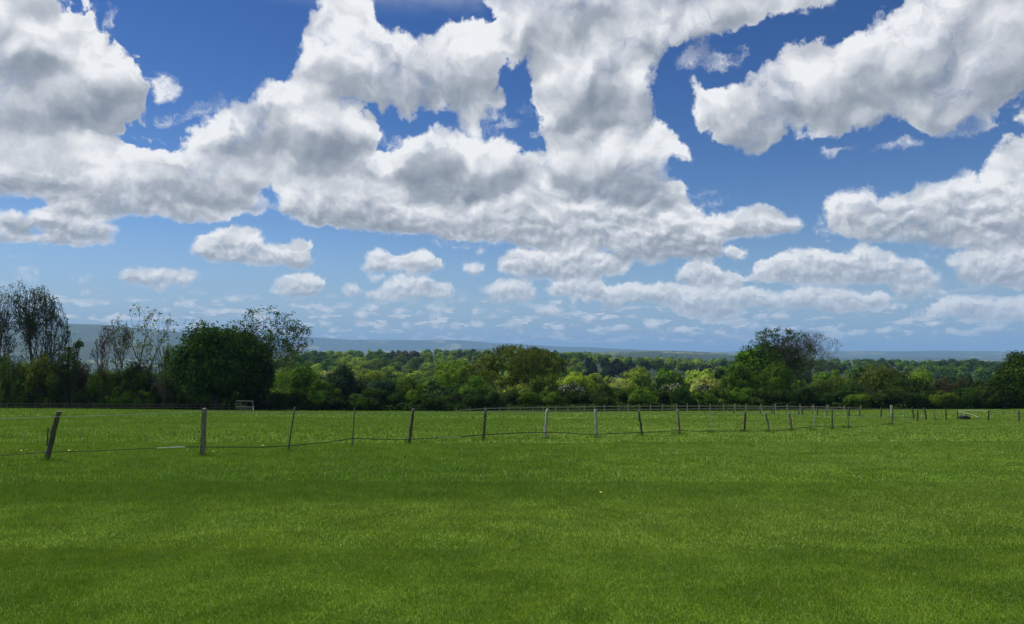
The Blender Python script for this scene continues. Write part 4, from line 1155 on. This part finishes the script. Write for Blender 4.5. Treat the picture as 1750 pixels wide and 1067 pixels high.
def near_fence():
    # top (x, y), base (x, y), width px, material, square, crook, upper tape row, lower rope row, label
    S = [((101.5, 703), (79, 789), 8.2, M_POST_DARK, False, .006, 712, 772.5, 'thick dark post leaning to the right with a thin stick against it'),
         ((349.5, 698), (346, 780), 7.2, M_POST, True, 0, 702.5, 763.5, 'square grey brown post standing nearly upright'),
         ((504, 695.5), (492, 772), 2.6, M_STAKE, False, 0, 706.5, 762, 'thin dark stake leaning to the right'),
         ((606, 697), (602, 766), 2.3, M_STAKE, False, 0, 707, 749.5, 'thin dark upright stake'),
         ((706.5, 699), (699, 758.5), 4.8, M_POST_DARK, False, .004, 705.5, 751, 'dark round post leaning slightly right'),
         ((830, 700), (826, 754), 4.2, M_POST_DARK, False, .004, 705.5, 743, 'dark round post with a black insulator'),
         ((936, 699), (931.5, 750), 4.8, M_POST_PALE, False, .012, 705, 739, 'pale knotty post'),
         ((1017.5, 700), (1020, 748), 4.2, M_POST_PALE, False, .006, 705, 742, 'grey post leaning slightly left'),
         ((1092, 702), (1097, 746), 3.8, M_POST_DARK, False, .014, 706, 739, 'dark crooked post'),
         ((1158, 700), (1161.5, 743), 3.6, M_POST, False, .004, 706, 735, 'straight brown post leaning left'),
         ((1217.5, 705), (1216, 740), 1.4, M_STAKE_PALE, False, .004, 707, 736.5, 'very thin pale stake'),
         ((1274, 703), (1272, 738.5), 3.8, M_POST_DARK, False, .006, 706, 735.5, 'dark post with a cap'),
         ((1309, 705), (1313.5, 738.5), 3.2, M_POST, False, .012, 707, 735, 'crooked brown post leaning left'),
         ((1348.5, 705), (1353.5, 737), 3.4, M_POST, False, .008, 707, 733, 'brown post leaning left'),
         ((1392.5, 711), (1390.5, 735.5), 1.4, M_STAKE_PALE, False, 0, 712, 729, 'short thin pale stake'),
         ((1422, 698), (1422, 734), 2.3, M_STAKE, False, .0, 711, 729.5, 'dark upright stake'),
         ((1448, 700), (1450, 732), 1.8, M_POST, False, .014, 711.5, 729, 'thin crooked stick'),
         ((1524, 706), (1524.5, 726), 2.8, M_POST, False, .008, 711, 724, 'knotty corner post where the fence turns away')]
    root = empty('electric_fence', hit(79, 789))
    tag(root, 'straggling electric fence of uneven leaning posts and sagging tape across the middle of the field', 'fence')
    inv = Matrix.Translation(-root.location)
    ins = insulator_mesh()
    up, lo = [], []
    base0 = root.location.copy()
    dleft = hit(0, 796)
    for i, (top, base, w, mat, sq, crook, yu, yl, lab) in enumerate(S):
        P = hit(*base); T = at(top[0], top[1], P.y)
        h = T.z - P.z; lean = T.x - P.x; wd = w / F_PX * P.y
        o = link('post', post_mesh('post', h, wd, lean, mat, 800 + i, sq, crook, knots=wd > .05 and i not in (2, 3), cap=wd > .05), root, P - base0)
        tag(o, lab)
        u = world_pt_on_post(P, base, top, yu); l = world_pt_on_post(P, base, top, yl)
        up.append(u + Vector((-wd * .1, -wd * .6, 0))); lo.append(l + Vector((0, -wd * .6, 0)))
        if w > 3:
            for q, zrow in enumerate((max(yu, top[1] + 6) + (0 if i == 0 else 36 * (base[1] - top[1]) / 86), yl)):
                a = world_pt_on_post(P, base, top, zrow)
                oo = link('insulator', ins, o, a - P + Vector((-wd * .45, 0, 0)))
    # the thin stick tied against the leaning post
    P = hit(79, 789)
    a, b = at(80.5, 762, P.y), at(82.5, 731.5, P.y)
    tv, tf = tubes([(np3(a - base0), np3(b - base0), .022, .020), (np3(b - base0 + Vector((.0, 0, -.02))), np3(at(86.5, 742, P.y) - base0), .012, .010)])
    tag(link('stick', mesh_from('stick', tv, tf, 4, M_POST_DARK, smooth=True), root), 'thin upright stick beside the leaning post')
    rel = lambda v: v - base0
    L0 = at(-60, 716, P.y * .98); L1 = at(-60, 783, P.y * .98)
    strand('upper_tape', [rel(v) for v in [L0] + up], M_TAPE, .007, 1.0, parent=root, sag=.006)
    # lower rope: dark, with a bleached length before the square post
    q = lambda px, py, f: rel(lo[0].lerp(lo[1], f)) * 1
    A, B = lo[0], lo[1]
    def between(px, py):
        """point over the line joining two neighbouring posts, seen at a pixel"""
        pts = [L1] + lo
        for a, b in zip(pts[:-1], pts[1:]):
            ca = CX + F_PX * a.x / a.y; cb = CX + F_PX * b.x / b.y
            if ca <= px <= cb:
                t = (px - ca) / (cb - ca); Y = 1 / ((1 - t) / a.y + t / b.y)
                return at(px, py, Y)
    strand('rope', [rel(L1), rel(lo[0]), rel(between(170, 770.5)), rel(between(268, 766))], M_TAPE_DARK, .010, 1, parent=root)
    w = strand('rope', [rel(between(268, 766)), rel(between(317, 763.8))], M_TAPE_WHITE, .012, 1.0, parent=root); w['label'] = 'bleached white length of rope'
    strand('rope', [rel(v) for v in [between(317, 763.8), lo[1], between(445, 764.5), lo[2], between(560, 756), lo[3]]], M_TAPE_DARK, .012, 1.2, parent=root)
    strand('rope', [rel(v) for v in [lo[3], between(650, 751), lo[4], between(750, 748)]], M_TAPE_DARK, .012, 1.2, parent=root)
    strand('rope', [rel(v) for v in [between(750, 748), between(787, 748.5)]], M_TAPE, .010, 1.2, parent=root)
    strand('rope', [rel(v) for v in [between(787, 746.6), lo[5], between(896, 739.5)]], M_TAPE_DARK, .016, 1.2, parent=root)
    strand('rope', [rel(v) for v in [between(896, 739.5), lo[6], between(966, 740), between(995, 742), lo[7], lo[8], between(1130, 738), lo[9]]], M_TAPE_DARK, .015, 1.1, parent=root)
    strand('rope', [rel(v) for v in [lo[9], between(1186, 737), lo[10], between(1245, 737), lo[11], between(1292, 737.5), lo[12], between(1330, 736.5), lo[13], between(1372, 731), lo[14], lo[15], lo[16]]], M_TAPE_DARK, .015, 1.1, parent=root, sag=.004)
    strand('rope', [rel(v) for v in [lo[16], between(1490, 729), lo[17]]], M_TAPE_DARK, .018, 1.1, parent=root)
    return up, lo
near_fence()

def stake_fence():
    """second run of dark stakes behind, joined to the paddock corner and on to the right"""
    S = [(1254, 697, 707, 2, 0), (1299.5, 695, 708, 2, 0), (1319, 698, 708.5, 2, 0), (1323, 694, 709, 2.4, 0), (1365, 698, 709.5, 2, 0), (1371.5, 695, 709.5, 2.4, 0),
         (1388, 694, 709.8, 1.8, 1), (1397, 697, 711, 2.2, 0), (1413, 692, 710.5, 2.2, 1), (1451, 695, 712, 2.4, 0), (1469.5, 696, 712.2, 2, 0), (1506, 697, 714, 2.6, 0),
         (1545, 701.5, 718, 1.6, 2), (1561.5, 697, 716.5, 2.4, 0), (1567.8, 701, 720, 2.4, 0), (1583, 697, 718, 2.8, 0), (1599.5, 701, 719, 2.4, 3), (1617, 697, 719.5, 2.0, 0), (1636.5, 700, 716.5, 2.2, 0),
         (1689.3, 701, 719, 2.6, 0), (1741, 702, 720.5, 2.6, 0), (1790, 702.5, 722, 2.6, 0)]
    mats = [M_POST_DARK, M_POST, M_POST_PALE, M_POST]
    b0 = hit(1254, 707)
    root = empty('stake_fence', b0); tag(root, 'dark stake fence with thin wires behind the leaning posts on the right', 'fence')
    prev, tops = None, []
    for i, (px, ty, by, w, m) in enumerate(S):
        P = hit(px, by); 
        if P is None or P.y > 112: P = at(px, by, 108); P.z = gz(P.x, P.y)
        leanpx = {13: -2.5, 15: -3.5, 16: -4, 17: -1.2}.get(i, 0)
        T = at(px + leanpx, ty, P.y)
        o = link('post', post_mesh('post', T.z - P.z, w / F_PX * P.y, T.x - P.x, mats[m], 850 + i, False, .006, knots=False, cap=False), root, P - b0)
        tops.append((P, T))
    sel = [t for k, t in enumerate(tops) if k in (0, 1, 3, 5, 7, 9, 11, 13, 15)]
    for fr, r in ((.88, .014), (.12, .016)):
        strand('wire', [p.lerp(t, fr) - b0 for p, t in sel], M_TAPE_DARK, r, 1, parent=root, sag=.001)
    sel = tops[18:]
    for fr, r in ((.78, .020),):
        strand('wire', [p.lerp(t, fr) - b0 for p, t in sel[1:]], M_TAPE_DARK, r, 1, parent=root)
    # a slack white tape across the gateway
    a, b = tops[18], tops[19]
    strand('gate_tape', [a[0].lerp(a[1], .85) - b0, at(1664, 709.5, (a[0].y + b[0].y) / 2) - b0, at(1672, 713.5, b[0].y) - b0, b[0] + Vector((-.3, 0, .15)) - b0], M_TAPE, .016, 1.0, parent=root)
    strand('gate_tape', [a[0].lerp(a[1], .9) - b0, at(1665, 701.5, (a[0].y + b[0].y) / 2) - b0, b[0].lerp(b[1], .9) - b0], M_TAPE, .014, 1.1, parent=root)
    # one pale taller post behind the knotty corner post
    P = hit(1525.5, 718); T = at(1524.5, 693, P.y)
    tag(link('gate_post', post_mesh('gate_post', T.z - P.z, .16, -.05, M_RAIL, 899, True, 0, cap=True), None, P), 'tall pale square post behind the knotty corner post of the electric fence', 'post')
stake_fence()

def rail_fence(name, label, posts, rails, mat, pmat, Y0, Y1, pw, rails_from=0, px_a=None):
    """post and rail fence; posts: column; rails: rows as functions of column"""
    def depth(px):
        t = (px - posts[0][0]) / (posts[-1][0] - posts[0][0]); return 1 / ((1 - t) / Y0 + t / Y1)
    x0 = posts[0][0]; P0 = at(x0, 700, depth(x0)); P0.z = gz(P0.x, P0.y)
    root = empty(name, P0); tag(root, label, 'fence')
    for i, (px, ty) in enumerate(posts):
        Y = depth(px); x = colx(px, Y); z = gz(x, Y); T = at(px, ty, Y)
        link('post', post_mesh('post', max(T.z - z, .6), pw, 0, pmat, 900 + i, True, 0, cap=False), root, Vector((x, Y, z)) - P0)
    for rows in rails:
        for (pa, _), (pb, _) in zip(posts[rails_from:-1], posts[rails_from + 1:]):
            a, b = at(pa, np.interp(pa, *rows), depth(pa) - pw * .55), at(pb, np.interp(pb, *rows), depth(pb) - pw * .55)
            d = b - a; L = d.length
            bm = bmesh.new(); bmesh.ops.create_cube(bm, size=1, matrix=Matrix.Diagonal((L * .998, .035, .095, 1)))
            bmesh.ops.bevel(bm, geom=bm.edges[:], offset=.006, segments=1, affect='EDGES')
            me = bpy.data.meshes.new('rail'); bm.to_mesh(me); bm.free(); me.materials.append(mat)
            o = link('rail', me, root, (a + b) / 2 - P0); o.rotation_euler = d.to_track_quat('X', 'Z').to_euler()
rp = [780, 803.5, 829, 854, 869, 889, 911, 928, 950, 970, 998, 1015, 1032, 1057, 1073, 1092, 1111, 1131, 1154.6, 1173, 1193, 1212, 1235, 1254, 1273, 1299, 1323, 1343, 1365, 1388, 1413, 1440, 1468]
rail_fence('rail_fence', 'pale weathered post and rail fence along the far hedge, right of the centre',
           [(p, float(np.interp(p, [780, 820, 960, 1060, 1200, 1400, 1470], [699.5, 695.5, 694, 691, 690, 691.5, 694.5]))) for p in rp],
           [([780, 820, 960, 1060, 1200, 1400, 1470], [702.5, 698.5, 696, 694.6, 694.2, 695.3, 698]), ([780, 820, 960, 1060, 1200, 1400, 1470], [706, 703, 701.5, 700, 699.2, 699.5, 701])],
           M_RAIL, M_RAIL, 113, 112, .13)
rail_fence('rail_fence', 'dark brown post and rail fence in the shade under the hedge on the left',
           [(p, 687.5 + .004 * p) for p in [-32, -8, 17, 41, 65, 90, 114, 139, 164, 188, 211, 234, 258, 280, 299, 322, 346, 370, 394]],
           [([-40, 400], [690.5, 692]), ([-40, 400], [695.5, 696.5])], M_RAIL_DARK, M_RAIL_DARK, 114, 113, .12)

def goal():
    Y = 106
    P = at(418, 704, Y); P.z = gz(P.x, P.y)
    s = Y / F_PX
    root = empty('goal_frame', P); tag(root, 'small grey metal goal frame with a mesh lower panel, standing before the biggest dark tree', 'goal')
    X = lambda px: (px - 418) * s
    Z = lambda py: (704.5 - py) * s
    def bars(name, L, r, mat, lab=None):
        for a, b in L:
            tv, tf = tubes([(np.array(a, float), np.array(b, float), r, r)], lambda _: 8)
            o = link(name, mesh_from(name, tv, tf, 4, mat, smooth=True), root)
            if lab: o['label'] = lab
    D = .9
    bars('crossbar', [((X(404), 0, Z(686.5)), (X(433), 0, Z(687)))], .045, M_GALV)
    bars('upright', [((X(403.8), 0, 0), (X(403.8), 0, Z(685))), ((X(431), 0, 0), (X(431), 0, Z(687))), ((X(407), D, 0), (X(407), D, Z(687)))], .05, M_GALV)
    bars('middle_rail', [((X(404), 0, Z(696.4)), (X(431), 0, Z(696.4)))], .04, M_GALV)
    bars('stay', [((X(420.5), 0, 0), (X(420.5), 0, Z(696.4))), ((X(403.8), 0, Z(686)), (X(407), D, Z(687))), ((X(431), 0, Z(687)), (X(431), D, Z(697)))], .035, M_GALV)
    bars('ground_bar', [((X(403.8), 0, .04), (X(431), 0, .04))], .04, M_GALV)
    bars('corner_pole', [((X(433.7), -.25, -.2), (X(433.7), -.25, Z(695.5)))], .05, M_WHITE, 'white pole in front of the right upright')
    bars('thin_pole', [((X(433.7), -.25, Z(695.5)), (X(433.7), -.25, Z(685)))], .02, M_GALV)
    # lower mesh panel and the dark blue board at the left
    segs = []
    for k in range(27): segs.append((np.array([X(404) + k * (X(431) - X(404)) / 26, .01, .04]), np.array([X(404) + k * (X(431) - X(404)) / 26, .01, Z(696.4)]), .008, .008))
    for k in range(7): z = .05 + k * .09; segs.append((np.array([X(404), .01, z]), np.array([X(431), .01, z]), .008, .008))
    tv, tf = tubes(segs, lambda _: 3); link('mesh_panel', mesh_from('mesh_panel', tv, tf, 4, M_GALV), root)
    bm = bmesh.new(); bmesh.ops.create_cube(bm, size=1, matrix=Matrix.Translation((X(404.5), .12, Z(700.5))) @ Matrix.Diagonal((.5, .05, .62, 1)))
    bmesh.ops.bevel(bm, geom=bm.edges[:], offset=.012, segments=2, affect='EDGES')
    me = bpy.data.meshes.new('board'); bm.to_mesh(me); bm.free(); me.materials.append(plain_mat('navy_board', (.012, .014, .035))); link('board', me, root)
goal()

def trough():
    P = hit(1648.5, 717.5); s = P.y / F_PX
    root = empty('water_trough', P, .05); tag(root, 'low black plastic trough on the grass beside the gateway stake on the right', 'trough')
    L, W, H = 16.5 * s, .62, 5.0 * s
    bm = bmesh.new()
    rings = [(1.0, .0), (1.08, H * .9), (1.14, H * .9), (1.14, H), (1.0, H), (.9, H * .35)]
    vs = []
    for k, z in rings:
        r = []
        for i in range(28):
            a = i / 28 * 6.2832; c, s_ = math.cos(a), math.sin(a)
            x = math.copysign(abs(c) ** .45, c) * L / 2 * k / 1.14; y = math.copysign(abs(s_) ** .45, s_) * W / 2 * k / 1.14
            r.append(bm.verts.new((x, y, z)))
        vs.append(r)
    for a, b in zip(vs[:-1], vs[1:]):
        for i in range(28): bm.faces.new((a[i], a[(i + 1) % 28], b[(i + 1) % 28], b[i]))
    bm.faces.new(vs[-1]); bm.faces.new(list(reversed(vs[0]))); bm.normal_update()
    me = bpy.data.meshes.new('basin'); bm.to_mesh(me); bm.free(); me.materials.append(M_BLACK); link('basin', me, root)
    bm = bmesh.new(); bmesh.ops.create_cube(bm, size=1, matrix=Matrix.Translation((-L * .06, 0, H + .05)) @ Matrix.Diagonal((L * .5, W * .8, .1, 1)))
    bmesh.ops.bevel(bm, geom=bm.edges[:], offset=.03, segments=2, affect='EDGES')
    me = bpy.data.meshes.new('lid'); bm.to_mesh(me); bm.free(); me.materials.append(plain_mat('grey_lid', (.05, .055, .06), .5)); link('lid', me, root)
trough()

# --- buttercups by the leaning post, daisies on the mown grass
def flowers():
    def proto(rad, h, petal, n):
        bm = bmesh.new()
        for i in range(n):
            a = i / n * 6.283; c, s = math.cos(a), math.sin(a)
            v = [bm.verts.new(p) for p in ((0, 0, 0), (c * rad * .6 - s * rad * .3, s * rad * .6 + c * rad * .3, rad * .25), (c * rad, s * rad, rad * .45), (c * rad * .6 + s * rad * .3, s * rad * .6 - c * rad * .3, rad * .25))]
            bm.faces.new(v)
        bmesh.ops.translate(bm, verts=bm.verts[:], vec=(0, 0, h))
        me = bpy.data.meshes.new('petals'); bm.to_mesh(me); bm.free(); me.materials.append(petal)
        tv, tf = tubes([(np.array([0, 0, -.01]), np.array([0, 0, h]), .003, .002)])
        return me, mesh_from('stem', tv, tf, 4, M_LEAF['mid'])
    yel = plain_mat('buttercup_yellow', (.80, .66, .02), .4); wht = plain_mat('daisy_white', (.78, .78, .74), .6)
    B = proto(.026, .13, yel, 6); D = proto(.010, .045, wht, 10)
    R = np.random.default_rng(5)
    Bp = [(12, 772), (6, 785), (15, 778), (33, 783), (36, 780), (38, 782), (44, 776), (60, 779), (116, 778), (128, 777), (127, 778.5), (197, 771), (203, 771.5), (227, 771), (232, 770.5), (236, 771), (450, 769), (441, 793), (360, 782), (29, 775), (1027, 855)]
    Dp = [(1066, 855), (1069, 853), (1097, 844), (1305, 792), (1442, 812), (1440, 811), (582, 865), (1006, 828), (900, 822)]
    for (m, nm, lab, grp, pts) in ((B, 'buttercup', 'yellow buttercup in the grass near the leaning posts of the electric fence', 'buttercups in the field', Bp), (D, 'daisy', 'tiny white daisy on the mown grass', 'daisies on the mown grass', Dp)):
        for px, py in pts:
            P = hit(px, py); o = empty(nm, P, R.random() * 6); o.rotation_euler = (R.normal(0, .25), R.normal(0, .25), R.random() * 6)
            s = .8 + .5 * R.random(); o.scale = (s, s, s)
            link('petals', m[0], o); link('stem', m[1], o)
            tag(o, lab, 'flower', grp)
flowers()

# ---------------------------------------------------------------- air
def haze():
    bm = bmesh.new()
    x0, x1, y0, y1, z0, z1 = -33000, 33000, -33000, 33000, -180, 300
    bmesh.ops.create_cube(bm, size=1, matrix=Matrix.Translation(((x0 + x1) / 2, (y0 + y1) / 2, (z0 + z1) / 2)) @ Matrix.Diagonal((x1 - x0, y1 - y0, z1 - z0, 1)))
    me = bpy.data.meshes.new('haze'); bm.to_mesh(me); bm.free()
    m = bpy.data.materials.new('haze_air'); m.use_nodes = True; nt = m.node_tree; nt.nodes.clear()
    out = nt.nodes.new('ShaderNodeOutputMaterial'); v = nt.nodes.new('ShaderNodeVolumePrincipled')
    v.inputs['Color'].default_value = HAZE_COL + (1,); v.inputs['Density'].default_value = HAZE_DENS; v.inputs['Anisotropy'].default_value = 0.0
    nt.links.new(v.outputs[0], out.inputs['Volume'])
    me.materials.append(m); o = link('haze', me)
    o.display_type = 'WIRE'
    tag(o, 'pale blue air over the country', kind='stuff')
HAZE_COL, HAZE_DENS = (.37, .65, 1.0), 7.2e-5
haze()
